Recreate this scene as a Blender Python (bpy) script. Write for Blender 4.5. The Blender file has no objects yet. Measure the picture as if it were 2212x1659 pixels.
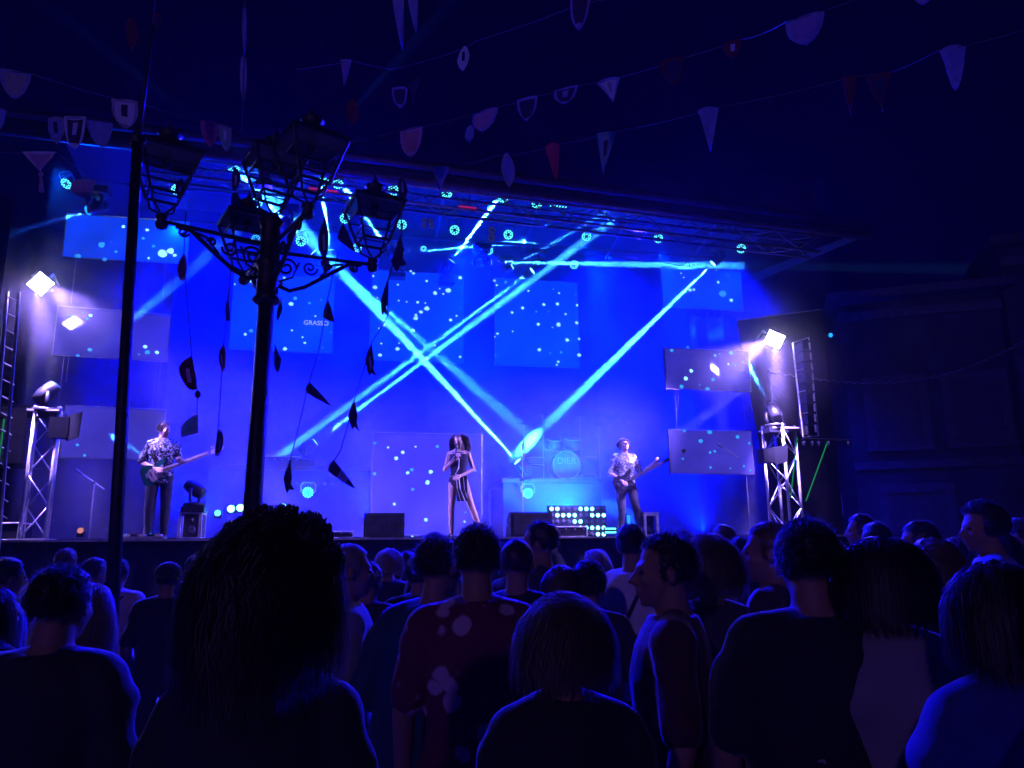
import bpy, bmesh, math, random
import numpy as np
from mathutils import Vector, Matrix, noise
random.seed(7)
SC = bpy.context.scene
COL = SC.collection
R = math.radians
# ---------------------------------------------------------------- camera
F_PX, PITCH, ROLL = 1671.0, R(12.3), R(0.6)
CAM = Vector((0, 0, 1.62))
cd = bpy.data.cameras.new('camera'); cam = bpy.data.objects.new('camera', cd); COL.objects.link(cam)
cd.sensor_width = 36; cd.lens = F_PX / 2212 * 36; cd.clip_start = .05; cd.clip_end = 300
FW = Vector((0, math.cos(PITCH), math.sin(PITCH))); UP0 = Vector((0, -math.sin(PITCH), math.cos(PITCH))); RT0 = Vector((1, 0, 0))
RT = (RT0 * math.cos(ROLL) - UP0 * math.sin(ROLL)); UP = (UP0 * math.cos(ROLL) + RT0 * math.sin(ROLL))
M = Matrix((RT, UP, -FW)).transposed().to_4x4(); M.translation = CAM
cam.matrix_world = M
SC.camera = cam
SC.view_settings.view_transform = 'Standard'; SC.view_settings.look = 'None'
SC.view_settings.exposure = 0; SC.view_settings.gamma = 1; SC.view_settings.use_curve_mapping = False
cy = SC.cycles
cy.use_denoising = True; cy.use_adaptive_sampling = False
cy.max_bounces = 4; cy.diffuse_bounces = 1; cy.glossy_bounces = 2; cy.transmission_bounces = 4
cy.volume_bounces = 0; cy.transparent_max_bounces = 6
cy.sample_clamp_indirect = 3; cy.caustics_reflective = False; cy.caustics_refractive = False
# ---------------------------------------------------------------- night sky
W = bpy.data.worlds.new('World'); SC.world = W; W.use_nodes = True
bg = W.node_tree.nodes['Background']; bg.inputs[0].default_value = (.03, .005, 1, 1); bg.inputs[1].default_value = .010

def ray(px, py):
    return (RT * ((px - 1106) / F_PX) - UP * ((py - 829.5) / F_PX) + FW)
def P(px, py, y):                       # the point at y metres in front of the camera seen at that place
    r = ray(px, py); return CAM + r * (y / r.y)
YAW = R(11.5)
ORG = Vector((-6.7, 11.0, 0)); SU = Vector((math.cos(YAW), math.sin(YAW), 0)); SV = Vector((-math.sin(YAW), math.cos(YAW), 0))
def S(px, py, d):                       # the point d metres behind the stage lip
    r = ray(px, py); return CAM + r * ((d - (CAM - ORG).dot(SV)) / r.dot(SV))
def T(u, d, z): return ORG + SU * u + SV * d + Vector((0, 0, z))
ZS = 1.86
# --- lights
def spot(name, loc, to, power, col, size, blend=.3, radius=.05):
    l = bpy.data.lights.new(name, 'SPOT'); l.energy = power; l.color = col; l.spot_size = size; l.spot_blend = blend; l.shadow_soft_size = radius
    o = bpy.data.objects.new(name, l); COL.objects.link(o); o.location = loc
    o.rotation_euler = (Vector(to) - Vector(loc)).to_track_quat('-Z', 'Y').to_euler()
    return o
def mat(name, col, rough=.6, metal=0, emit=None, es=0):
    m = bpy.data.materials.new(name); m.use_nodes = True; b = m.node_tree.nodes['Principled BSDF']
    b.inputs['Base Color'].default_value = (*col, 1); b.inputs['Roughness'].default_value = rough; b.inputs['Metallic'].default_value = metal
    if emit: b.inputs['Emission Color'].default_value = (*emit, 1); b.inputs['Emission Strength'].default_value = es
    return m
def quad(name, pts, m):
    me = bpy.data.meshes.new(name); me.from_pydata([tuple(p) for p in pts], [], [tuple(range(len(pts)))]); me.materials.append(m)
    o = bpy.data.objects.new(name, me); COL.objects.link(o); return o
# ---------------------------------------------------------------- helpers
def col_(c): return (*c, 1)
def mat(name, col, rough=.6, metal=0, emit=None, es=0, var=.25, scale=8, bump=.0, bscale=60, col2=None, sheen=0):
    m = bpy.data.materials.new(name); m.use_nodes = True; nt = m.node_tree; b = nt.nodes['Principled BSDF']
    b.inputs['Roughness'].default_value = rough; b.inputs['Metallic'].default_value = metal
    tc = nt.nodes.new('ShaderNodeTexCoord'); n = nt.nodes.new('ShaderNodeTexNoise'); n.inputs['Scale'].default_value = scale; n.inputs['Detail'].default_value = 4
    nt.links.new(tc.outputs['Object'], n.inputs['Vector'])
    cr = nt.nodes.new('ShaderNodeMix'); cr.data_type = 'RGBA'
    c2 = col2 or tuple(c * (1 + var) for c in col); c1 = tuple(c * (1 - var) for c in col) if not col2 else col
    cr.inputs[6].default_value = col_(c1); cr.inputs[7].default_value = col_(c2)
    mr = nt.nodes.new('ShaderNodeMapRange'); mr.inputs[1].default_value = .35; mr.inputs[2].default_value = .65
    nt.links.new(n.outputs[0], mr.inputs[0]); nt.links.new(mr.outputs[0], cr.inputs[0]); nt.links.new(cr.outputs[2], b.inputs['Base Color'])
    if emit: b.inputs['Emission Color'].default_value = col_(emit); b.inputs['Emission Strength'].default_value = es
    if sheen: b.inputs['Sheen Weight'].default_value = sheen; b.inputs['Sheen Roughness'].default_value = .4
    if bump:
        n2 = nt.nodes.new('ShaderNodeTexNoise'); n2.inputs['Scale'].default_value = bscale; n2.inputs['Detail'].default_value = 3
        nt.links.new(tc.outputs['Object'], n2.inputs['Vector'])
        bp = nt.nodes.new('ShaderNodeBump'); bp.inputs['Strength'].default_value = bump; bp.inputs['Distance'].default_value = .02
        nt.links.new(n2.outputs[0], bp.inputs['Height']); nt.links.new(bp.outputs[0], b.inputs['Normal'])
    return m
def lamp_mat(name, col, es):
    m = bpy.data.materials.new(name); m.use_nodes = True; nt = m.node_tree; nt.nodes.remove(nt.nodes['Principled BSDF'])
    e = nt.nodes.new('ShaderNodeEmission'); e.inputs[0].default_value = col_(col); e.inputs[1].default_value = es
    nt.links.new(e.outputs[0], nt.nodes['Material Output'].inputs[0]); return m
def tag(o, label=None, cat=None, group=None, kind=None):
    if label: o['label'] = label
    if cat: o['category'] = cat
    if group: o['group'] = group
    if kind: o['kind'] = kind
    return o
def thing(name, label, cat, loc=(0, 0, 0), rot=None, group=None, kind=None):
    o = bpy.data.objects.new(name, None); COL.objects.link(o); o.location = loc; o.empty_display_size = .1
    if rot is not None: o.rotation_euler = rot
    return tag(o, label, cat, group, kind)
def basis(d):
    d = Vector(d).normalized(); a = Vector((0, 0, 1)) if abs(d.z) < .95 else Vector((1, 0, 0))
    x = d.cross(a).normalized(); return x, d.cross(x).normalized(), d
class MB:
    def __init__(s): s.v = []; s.f = []
    def add(s, vs, fs):
        k = len(s.v); s.v += [tuple(v) for v in vs]; s.f += [tuple(i + k for i in f) for f in fs]; return s
    def box(s, c, size, X=None, Y=None, Z=None):
        X = Vector(X or (1, 0, 0)); Y = Vector(Y or (0, 1, 0)); Z = Vector(Z or (0, 0, 1)); c = Vector(c)
        vs = [c + X * (i * size[0] / 2) + Y * (j * size[1] / 2) + Z * (k * size[2] / 2) for k in (-1, 1) for j in (-1, 1) for i in (-1, 1)]
        return s.add(vs, [(0, 2, 3, 1), (4, 5, 7, 6), (0, 1, 5, 4), (2, 6, 7, 3), (0, 4, 6, 2), (1, 3, 7, 5)])
    def tube(s, pts, r, n=8, r2=None):
        pts = [Vector(p) for p in pts]; N = len(pts); vs = []
        x = None
        for i, p in enumerate(pts):
            d = (pts[min(i + 1, N - 1)] - pts[max(i - 1, 0)])
            if x is None: x, y, z = basis(d)
            else:
                z = d.normalized(); x = (x - z * x.dot(z)).normalized()
            y = z.cross(x); rr = r if r2 is None else r + (r2 - r) * i / (N - 1)
            if callable(r): rr = r(i / (N - 1))
            for k in range(n):
                a = 2 * math.pi * k / n; vs.append(p + (x * math.cos(a) + y * math.sin(a)) * rr)
        fs = [(i * n + k, i * n + (k + 1) % n, (i + 1) * n + (k + 1) % n, (i + 1) * n + k) for i in range(N - 1) for k in range(n)]
        fs += [tuple(range(n))[::-1], tuple((N - 1) * n + k for k in range(n))]
        return s.add(vs, fs)
    def lathe(s, c, axis, prof, n=16):          # prof: (distance along the axis, radius)
        x, y, z = basis(axis); c = Vector(c); vs = []; N = len(prof)
        for h, r in prof:
            for k in range(n):
                a = 2 * math.pi * k / n; vs.append(c + z * h + (x * math.cos(a) + y * math.sin(a)) * max(r, 1e-4))
        fs = [(i * n + k, i * n + (k + 1) % n, (i + 1) * n + (k + 1) % n, (i + 1) * n + k) for i in range(N - 1) for k in range(n)]
        fs += [tuple(range(n))[::-1], tuple((N - 1) * n + k for k in range(n))]
        return s.add(vs, fs)
    def ball(s, c, r, n=12, m=8, rot=None):
        r = (r, r, r) if not hasattr(r, '__len__') else r; c = Vector(c); vs = []
        for i in range(m + 1):
            t = math.pi * i / m
            for k in range(n):
                a = 2 * math.pi * k / n; v = Vector((r[0] * math.sin(t) * math.cos(a), r[1] * math.sin(t) * math.sin(a), r[2] * math.cos(t)))
                if i in (0, m): v += Vector((math.cos(a), math.sin(a), 0)) * 1e-4
                vs.append(c + (rot @ v if rot else v))
        fs = [(i * n + k, (i + 1) * n + k, (i + 1) * n + (k + 1) % n, i * n + (k + 1) % n) for i in range(m) for k in range(n)]
        fs += [tuple(range(n)), tuple(m * n + k for k in range(n))[::-1]]
        return s.add(vs, fs)
    def prism(s, poly, c, X, Y, th):            # outline poly (x,y) in plane X,Y, thick th
        c = Vector(c); X = Vector(X).normalized(); Y = Vector(Y).normalized(); Z = X.cross(Y); n = len(poly)
        vs = [c + X * a + Y * b + Z * (th / 2 * q) for q in (-1, 1) for a, b in poly]
        return s.add(vs, [tuple(range(n))[::-1], tuple(range(n, 2 * n))] + [(i, (i + 1) % n, n + (i + 1) % n, n + i) for i in range(n)])
    def cap(s, p0, p1, r0, r1, n=12):
        p0 = Vector(p0); p1 = Vector(p1); s.tube([p0, p1], r0, n, r1) if (p1 - p0).length > 1e-4 else None
        s.ball(p0, r0, n, 8); s.ball(p1, r1, n, 8); return s
    def loft(s, rings, n=20):                   # rings (x, y, z, rx, ry)
        vs = []
        for (cx, cy_, z, rx, ry) in rings:
            for k in range(n):
                a = 2 * math.pi * k / n; ca, sa = math.cos(a), math.sin(a)
                vs.append((cx + rx * math.copysign(abs(ca) ** .85, ca), cy_ + ry * math.copysign(abs(sa) ** .85, sa), z))
        N = len(rings)
        fs = [(i * n + k, i * n + (k + 1) % n, (i + 1) * n + (k + 1) % n, (i + 1) * n + k) for i in range(N - 1) for k in range(n)]
        fs += [tuple(range(n))[::-1], tuple((N - 1) * n + k for k in range(n))]
        return s.add(vs, fs)
    def mesh(s, name, off=None):
        me = bpy.data.meshes.new(name)
        off = off or Vector((0, 0, 0)); me.from_pydata([(v[0] - off[0], v[1] - off[1], v[2] - off[2]) for v in s.v], [], s.f); me.update(); return me
    def build(s, name, m, parent=None, smooth=False, origin=None, local=False):
        # vertices are in world space unless local (then in the parent's frame)
        root = parent
        base = Vector((0, 0, 0))
        if not local:
            while root is not None: base = base + root.location; root = root.parent
            if parent is None and origin is not None: base = Vector(origin)
        me = s.mesh(name, base); o = bpy.data.objects.new(name, me); COL.objects.link(o)
        if parent is not None: o.parent = parent
        elif origin is not None: o.location = origin
        me.materials.append(m)
        if smooth: me.polygons.foreach_set('use_smooth', [True] * len(me.polygons))
        return o
def clone(o, parent=None):
    c = o.copy(); COL.objects.link(c); c.parent = parent
    for ch in o.children: clone(ch, c)
    return c
# ---------------------------------------------------------------- materials
M_ = {}
M_['black'] = mat('black_paint', (.011, .011, .014), .45, bump=.1)
M_['black_cloth'] = mat('black_cloth', (.02, .02, .028), .85, bump=.3, bscale=30)
M_['black_cloth'].node_tree.nodes['Principled BSDF'].inputs['Specular IOR Level'].default_value = .08
M_['pvc'] = mat('black_pvc_sheet', (.035, .035, .05), .38, bump=.5, bscale=2.2)
M_['blue_cloth'] = mat('blue_backdrop_cloth', (.035, .05, .28), .9, scale=1.2, var=.12, bump=.2, bscale=25)
M_['alu'] = mat('aluminium', (.7, .7, .72), .32, .45, var=.15, scale=20)
M_['steel'] = mat('dull_steel', (.35, .35, .38), .4, .8)
M_['iron'] = mat('black_cast_iron', (.012, .012, .014), .5, bump=.4, bscale=40)
M_['deck'] = mat('stage_plywood', (.05, .045, .045), .5, scale=3, bump=.2)
M_['tarp'] = mat('roof_tarpaulin', (.03, .03, .045), .6, bump=.3, bscale=3)
M_['white'] = mat('white_paint', (.7, .7, .7), .5)
M_['glass'] = mat('frosted_lamp_glass', (.12, .12, .16), .25)
M_['cord'] = mat('grey_cord', (.09, .09, .11), .9)
M_['cyan'] = lamp_mat('cyan_led', (.10, .85, 1), 3.0)
M_['cyanhot'] = lamp_mat('bright_cyan_lens', (.22, .9, 1), 5.0)
M_['bluelens'] = lamp_mat('blue_lens', (.01, .32, 1), 1.6)
M_['flood'] = lamp_mat('white_flood_led', (1, .97, 1), 60)
M_['green'] = lamp_mat('green_light_stick', (.02, .45, .12), .45)
M_['red'] = lamp_mat('red_led_strip', (1, .03, .35), .35)
M_['amber'] = lamp_mat('amber_pilot', (1, .35, .05), 1.2)
M_['paleblue'] = lamp_mat('pale_pilot', (.45, .6, 1), .9)
# ---------------------------------------------------------------- ground, sky box, haze
def ground_mat():
    m = mat('stone_paving', (.20, .19, .19), .7, scale=1.5, bump=.3, bscale=12); nt = m.node_tree; b = nt.nodes['Principled BSDF']
    br = nt.nodes.new('ShaderNodeTexBrick'); br.inputs['Scale'].default_value = 1.6; br.inputs['Mortar Size'].default_value = .012
    br.inputs['Color1'].default_value = (.24, .23, .22, 1); br.inputs['Color2'].default_value = (.15, .145, .15, 1); br.inputs['Mortar'].default_value = (.05, .05, .05, 1)
    g = nt.nodes.new('ShaderNodeNewGeometry'); nt.links.new(g.outputs['Position'], br.inputs['Vector']); nt.links.new(br.outputs[0], b.inputs['Base Color'])
    return m
o = quad('ground', [(-120, -60, 0), (120, -60, 0), (120, 160, 0), (-120, 160, 0)], ground_mat()); tag(o, kind='structure')
def volume_box(name, c, size, yaw, dens, noisy, label):
    bm = bmesh.new(); bmesh.ops.create_cube(bm, size=1); me = bpy.data.meshes.new(name); 
    bmesh.ops.scale(bm, vec=size, verts=bm.verts); bm.to_mesh(me); bm.free()
    o = bpy.data.objects.new(name, me); COL.objects.link(o); o.location = c; o.rotation_euler = (0, 0, yaw)
    m = bpy.data.materials.new(name + '_air'); m.use_nodes = True; nt = m.node_tree; nt.nodes.remove(nt.nodes['Principled BSDF'])
    v = nt.nodes.new('ShaderNodeVolumePrincipled'); v.inputs['Color'].default_value = (.92, .92, .95, 1); v.inputs['Anisotropy'].default_value = .15
    v.inputs['Density'].default_value = dens
    if noisy:
        g = nt.nodes.new('ShaderNodeNewGeometry'); n = nt.nodes.new('ShaderNodeTexNoise'); n.inputs['Scale'].default_value = .75; n.inputs['Detail'].default_value = 3.5; n.inputs['Distortion'].default_value = .4
        mr = nt.nodes.new('ShaderNodeMapRange'); mr.inputs[1].default_value = .42; mr.inputs[2].default_value = .72; mr.inputs[3].default_value = dens * .22; mr.inputs[4].default_value = dens
        nt.links.new(g.outputs['Position'], n.inputs['Vector']); nt.links.new(n.outputs[0], mr.inputs[0]); nt.links.new(mr.outputs[0], v.inputs['Density'])
    nt.links.new(v.outputs[0], nt.nodes['Material Output'].inputs['Volume']); me.materials.append(m)
    tag(o, label, kind='stuff'); return o
volume_box('haze', (0, 14, 6.6), (90, 60, 15.6), 0, .0007, False, 'thin stage haze hanging in the night air over the square')
volume_box('stage_smoke', T(6.4, 2.75, 5.45), (14.2, 3.9, 7.1), YAW, .17, True, 'drifting patchy stage smoke between the backdrop and the stage lip')
def smoke_puff(c, r, dens, label):
    bm = bmesh.new(); bmesh.ops.create_icosphere(bm, subdivisions=3, radius=r); me = bpy.data.meshes.new('smoke_puff'); bm.to_mesh(me); bm.free()
    o = bpy.data.objects.new('smoke_puff', me); COL.objects.link(o); o.location = c
    m = bpy.data.materials.new('smoke_puff'); m.use_nodes = True; nt = m.node_tree; nt.nodes.remove(nt.nodes['Principled BSDF'])
    v = nt.nodes.new('ShaderNodeVolumePrincipled'); v.inputs['Color'].default_value = (.92, .92, .95, 1); v.inputs['Anisotropy'].default_value = .1
    tc = nt.nodes.new('ShaderNodeTexCoord'); L = nt.nodes.new('ShaderNodeVectorMath'); L.operation = 'LENGTH'; mr = nt.nodes.new('ShaderNodeMapRange'); mr.inputs[1].default_value = r; mr.inputs[2].default_value = 0; mr.inputs[3].default_value = 0; mr.inputs[4].default_value = 1
    p = nt.nodes.new('ShaderNodeMath'); p.operation = 'POWER'; p.inputs[1].default_value = 1.6; k = nt.nodes.new('ShaderNodeMath'); k.operation = 'MULTIPLY'; k.inputs[1].default_value = dens
    nt.links.new(tc.outputs['Object'], L.inputs[0]); nt.links.new(L.outputs['Value'], mr.inputs[0]); nt.links.new(mr.outputs[0], p.inputs[0]); nt.links.new(p.outputs[0], k.inputs[0]); nt.links.new(k.outputs[0], v.inputs['Density'])
    nt.links.new(v.outputs[0], nt.nodes['Material Output'].inputs['Volume']); me.materials.append(m); tag(o, label, kind='stuff')
smoke_puff(S(1290, 985, 2.5), 1.8, .38, 'pale cloud of smoke drifting in front of the drum kit')
smoke_puff(S(1510, 930, 2.2), 1.4, .26, 'pale cloud of smoke drifting right of the bassist')
smoke_puff(P(96, 640, 11.0), 1.25, .10, 'soft puff of smoke drifting past the left floodlight')  # smoke ball added to give the left floodlight its halo
smoke_puff(P(1655, 760, 12.8), 1.5, .10, 'soft puff of smoke drifting past the right floodlight')  # same added halo smoke, right floodlight
cy.volume_step_rate = 4; cy.volume_max_steps = 64
# ---------------------------------------------------------------- stage platform
CW = lambda d: T(0, d, 0)
st = thing('stage_platform', 'wide raised stage platform with a black skirt below the performers', 'stage', T(-3, 0, 0))
UA, UB, DB = -3.0, 13.2, 6.6
MB().box(T((UA + UB) / 2, DB / 2 + .06, ZS - .06), (UB - UA, DB - .06, .12), SU, SV).build('deck', M_['deck'], st)
MB().box(T((UA + UB) / 2, 0, ZS - .012), (UB - UA, .11, .028), SU, SV).build('edge_trim', M_['steel'], st)
def pleats(name, u0, u1, d, z0, z1, m, parent, amp=.05, wl=.35, n=None, seed=0, tilt=0):
    n = n or int((u1 - u0) / wl * 8); rnd = random.Random(seed); mb = MB(); vs = []; rows = 6
    ph = [rnd.uniform(0, 6) for _ in range(4)]
    for side in (0, .012):
        for j in range(rows + 1):
            t = j / rows
            for i in range(n + 1):
                u = u0 + (u1 - u0) * i / n
                dd = d + side + amp * (math.sin(2 * math.pi * u / wl + ph[0] + .6 * math.sin(u * 1.3 + ph[1])) * (.6 + .4 * math.sin(u * .9 + ph[2])) + .4 * math.sin(t * 3 + u * 2)) + tilt * t
                vs.append(T(u, dd, z0 + (z1 - z0) * t))
    w = n + 1; fs = []
    for s in (0, 1):
        for j in range(rows):
            for i in range(n):
                a = s * w * (rows + 1) + j * w + i; f = (a, a + 1, a + w + 1, a + w); fs.append(f if s else f[::-1])
    k = w * (rows + 1)
    for i in range(n): fs.append((i, i + 1, k + i + 1, k + i)); a = rows * w + i; fs.append((a, k + a, k + a + 1, a + 1))
    mb.add(vs, fs); o = mb.build(name, m, parent, smooth=True, origin=T(u0, d, z0)); return o
pleats('front_skirt', UA, UB, .01, .02, ZS - .028, M_['black_cloth'], st, .03, .4)
MB().box(T(UB - .02, DB / 2, ZS / 2 - .06), (.04, DB, ZS - .14), SU, SV).build('side_skirt', M_['black_cloth'], st)
MB().box(T(UA + .02, DB / 2, ZS / 2 - .06), (.04, DB, ZS - .14), SU, SV).build('side_skirt', M_['black_cloth'], st)
# backdrop and wings
bd = thing('backdrop', 'tall blue-lit cloth backdrop closing the rear of the stage', 'backdrop', T(0, 4.9, ZS))
pleats('cloth', -.6, 13.0, 4.9, ZS, 9.3, M_['blue_cloth'], bd, .035, .9)
tag(pleats('side_curtain', -3.6, 1.0, 2.3, ZS, 7.4, M_['pvc'], None, .09, .8, seed=3), 'dark glossy plastic curtain behind the hanging screens at the left wing', 'curtain')
tag(pleats('side_curtain', 11.2, 13.1, 2.6, ZS, S(1640, 690, 2.6).z, M_['pvc'], None, .08, .8, seed=5), 'dark glossy plastic curtain behind the white floodlight at the right wing', 'curtain')
tag(pleats('wing_cover', -6.2, -.75, -.25, .05, 6.9, M_['black_cloth'], None, .1, 1.1, seed=8), 'black cloth hung over the scaffold at the far left of the stage', 'cloth')
# roof
ra = S(-60, 233, -.3); rb = S(1872, 485, -.3); UZ = Vector((0, 0, 1))
rf = thing('stage_roof', 'dark tarpaulin stage roof with a double front beam over the band', 'roof', ra)
def slab(a, b, c, d, th, name, m, parent):
    n = (Vector(b) - Vector(a)).cross(Vector(d) - Vector(a)).normalized() * th
    return MB().add([a, b, c, d, a + n, b + n, c + n, d + n], [(0, 3, 2, 1), (4, 5, 6, 7), (0, 1, 5, 4), (1, 2, 6, 5), (2, 3, 7, 6), (3, 0, 4, 7)]).build(name, m, parent)
r1a, r1b = ra + SV * 2.7 + UZ * 1.55, rb + SV * 2.7 + UZ * 1.55
slab(ra, rb, r1b, r1a, .03, 'front_canopy', M_['tarp'], rf)
slab(r1a, r1b, rb + SV * 5.7 + UZ * .9, ra + SV * 5.7 + UZ * .9, .03, 'rear_canopy', M_['tarp'], rf)
for k, dz in enumerate((0, .30)):
    MB().tube([ra + UZ * (-.05 - dz) - SV * .08, rb + UZ * (-.05 - dz * .8) - SV * .08], .065, 10).build('front_beam', mat('roof_beam_%d' % k, (.10, .08, .13), .5, .3), rf, True)
slab(ra - UZ * .06, rb - UZ * .06, rb - UZ * .27, ra - UZ * .31, .02, 'fascia', M_['tarp'], rf)
slab(rb - UZ * .1, rb + SV * 5.7 + UZ * .8, rb + SV * 5.7 + UZ * .55, rb - UZ * .22, .03, 'side_valance', M_['tarp'], rf)
for k in range(7):
    q = ra.lerp(rb, (k + .6) / 7.2)
    MB().tube([q + UZ * -.06, q + SV * 2.7 + UZ * 1.49, q + SV * 5.6 + UZ * .86], .04, 6).build('rafter', M_['steel'], rf)
# ---------------------------------------------------------------- trusses
def truss(name, a, b, w, label, group, mt=M_['alu'], seg=.5, r=.025, br=.011, cat='truss', parts=True, rotz=0):
    a = Vector(a); b = Vector(b); t = thing(name, label, cat, a, group=group); d = (b - a); L = d.length; z = d / L
    x = SU.copy() if abs(z.z) > .9 else SV.copy()
    if rotz: x = Matrix.Rotation(rotz, 3, 'Z') @ x
    x = (x - z * x.dot(z)).normalized(); y = z.cross(x)
    cs = [(1, 1), (-1, 1), (-1, -1), (1, -1)]; h = w / 2
    for i, j in cs: MB().tube([a + x * i * h + y * j * h, b + x * i * h + y * j * h], r, 10).build('chord', mt, t, True)
    n = max(1, round(L / seg)); allb = MB()
    for k in range(n):
        for q in range(4):
            c0, c1 = cs[q], cs[(q + 1) % 4]
            if (k + q) % 2: c0, c1 = c1, c0
            p0 = a + z * (L * k / n) + x * c0[0] * h + y * c0[1] * h; p1 = a + z * (L * (k + 1) / n) + x * c1[0] * h + y * c1[1] * h
            if parts: MB().tube([p0, p1], br, 6).build('brace', mt, t, True)
            else: allb.tube([p0, p1], br, 5)
    if not parts: tag(allb.build('lacing', mt, t, True), kind='stuff')
    return t
fr0, fr1 = ra + UZ * -.55 + SV * .12, rb + UZ * -.52 + SV * .12
front_truss = truss('lighting_truss', fr0.lerp(fr1, .17), fr0.lerp(fr1, .93), .3, 'aluminium lighting truss under the front edge of the stage roof', 'lighting trusses under the stage roof', mt=M_['steel'], seg=.42, parts=False)
for d_, z_, w_ in ((1.8, 8.15, 'over the middle of the stage'), (3.75, 8.35, 'nearest the backdrop')):
    lt = thing('lighting_bar', 'dark lighting bar hanging ' + w_, 'lighting bar', T(.2, d_, z_), group='lighting bars under the stage roof')
    MB().tube([T(.2, d_, z_), T(12.6, d_, z_)], .03, 8).build('bar', M_['black'], lt)
    for k in range(5): MB().tube([T(.8 + k * 2.8, d_, z_), T(.8 + k * 2.8, d_, z_ + .5)], .012, 6).build('hanger', M_['black'], lt)
for k, (u, d) in enumerate(((-.3, 4.6), (12.9, 4.6))):
    truss('roof_mast', T(u, d, ZS), T(u, d, 7.9), .35, 'tall dark roof mast at the %s end of the stage' % ('left', 'right')[k], 'roof masts', mt=M_['black'], seg=.5, parts=False, cat='mast')
for x0, x1 in ((.33, .36), (.49, .51)):
    p, q = fr0.lerp(fr1, x0), fr0.lerp(fr1, x1)
    tag(MB().tube([p - UZ * .13 - SV * .2, q - UZ * .13 - SV * .2], .014, 6).build('led_strip', M_['red'], None, origin=p), 'thin %s strip glowing red along the front lighting truss' % {.33: 'longer left', .49: 'shorter right'}[x0], 'light strip', 'red strips on the front truss')
# ---------------------------------------------------------------- LED screens
def screen_mat(name, base, emit, es, rough, var=.25, grid=0):
    m = mat(name, base, rough, 0, None, 0, .15, 2.5); nt = m.node_tree; b = nt.nodes['Principled BSDF']
    tc = nt.nodes.new('ShaderNodeTexCoord'); n = nt.nodes.new('ShaderNodeTexNoise'); n.inputs['Scale'].default_value = 1.1
    nt.links.new(tc.outputs['Object'], n.inputs['Vector']); mr = nt.nodes.new('ShaderNodeMapRange'); mr.inputs[1].default_value = .3; mr.inputs[2].default_value = .7
    mr.inputs[3].default_value = es * (1 - var); mr.inputs[4].default_value = es * (1 + var)
    nt.links.new(n.outputs[0], mr.inputs[0]); nt.links.new(mr.outputs[0], b.inputs['Emission Strength']); b.inputs['Emission Color'].default_value = col_(emit)
    return m
M_['led'] = screen_mat('lit_led_screen', (.02, .03, .08), (.0, .055, 1), .8, .5)
M_['led_low'] = screen_mat('lit_lower_screen', (.03, .03, .08), (.015, .02, 1), .7, .5)
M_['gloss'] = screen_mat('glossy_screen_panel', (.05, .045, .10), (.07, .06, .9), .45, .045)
M_['star'] = lamp_mat('screen_star', (.35, .85, 1), 1.3)
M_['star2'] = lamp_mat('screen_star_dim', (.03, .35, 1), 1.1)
def screen(corners, dots, mface, label, group, dots_mat='star', th=.07):
    a, b, c, d = [Vector(p) for p in corners]        # tl, tr, br, bl
    t = thing('led_screen', label, 'screen', d, group=group); n = (b - a).cross(d - a).normalized()
    if n.dot(CAM - a) < 0: n = -n
    back = [p - n * th for p in (a, b, c, d)]
    X = (b - a).normalized(); Z = (a - d).normalized()
    ins = .012
    MB().add([a, b, c, d] + back, [(4, 5, 6, 7), (0, 1, 5, 4), (1, 2, 6, 5), (2, 3, 7, 6), (3, 0, 4, 7), (0, 1, 2, 3)]).build('cabinet', M_['black'], t)
    f = [a + X * ins - Z * ins, b - X * ins - Z * ins, c - X * ins + Z * ins, d + X * ins + Z * ins]
    MB().add([p + n * .004 for p in f], [(0, 1, 2, 3)]).build('display', mface, t)
    fm = MB()
    for p, q in ((a, b), (b, c), (c, d), (d, a)): fm.tube([p + n * .002, q + n * .002], .008, 5)
    fm.build('rim', M_['steel'], t)
    for which, mm in ((0, 'star'), (1, 'star2')):
        mb = MB()
        for (x, y, r, w) in dots:
            if w != which: continue
            rr = ray(x, y); den = rr.dot(n); p = CAM + rr * ((a - CAM).dot(n) / den) + n * .008
            if not (-.02 < (p - d).dot(X) and (p - c).dot(X) < .02): continue
            x2, y2 = X, Z; r = r * (.72 if mface is M_['gloss'] else .9); pts = [p + x2 * r * math.cos(k * math.pi / 5) * random.uniform(.85, 1.3) + y2 * r * math.sin(k * math.pi / 5) * random.uniform(.8, 1.1) for k in range(10)]
            mb.add(pts, [tuple(range(10))])
        if mb.f: tag(mb.build('star_picture', M_[mm], t), kind='stuff')
    return t
def rect(x0, y0, x1, y1, d, dy=0): # tl..: vertical rectangle in a stage-parallel plane from pixel corners
    tl = S(x0, y0, d); br = S(x1, y1, d); u0 = (tl - ORG).dot(SU); u1 = (br - ORG).dot(SU)
    return [T(u0, d, tl.z), T(u1, d, tl.z), T(u1, d, br.z), T(u0, d, br.z)]
K5 = lambda pts, X0, Y0, s: [((x / s + X0) * .8641, (y / s + Y0) * .8641, r, w) for x, y, r, w in pts]
c5 = lambda pts: K5(pts, 850, 600, 2.572)
c4 = lambda pts: K5(pts, 0, 600, 2.572)
c6 = lambda pts: K5(pts, 1700, 600, 2.572)
G0 = 'lit screens at the back of the stage'
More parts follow.
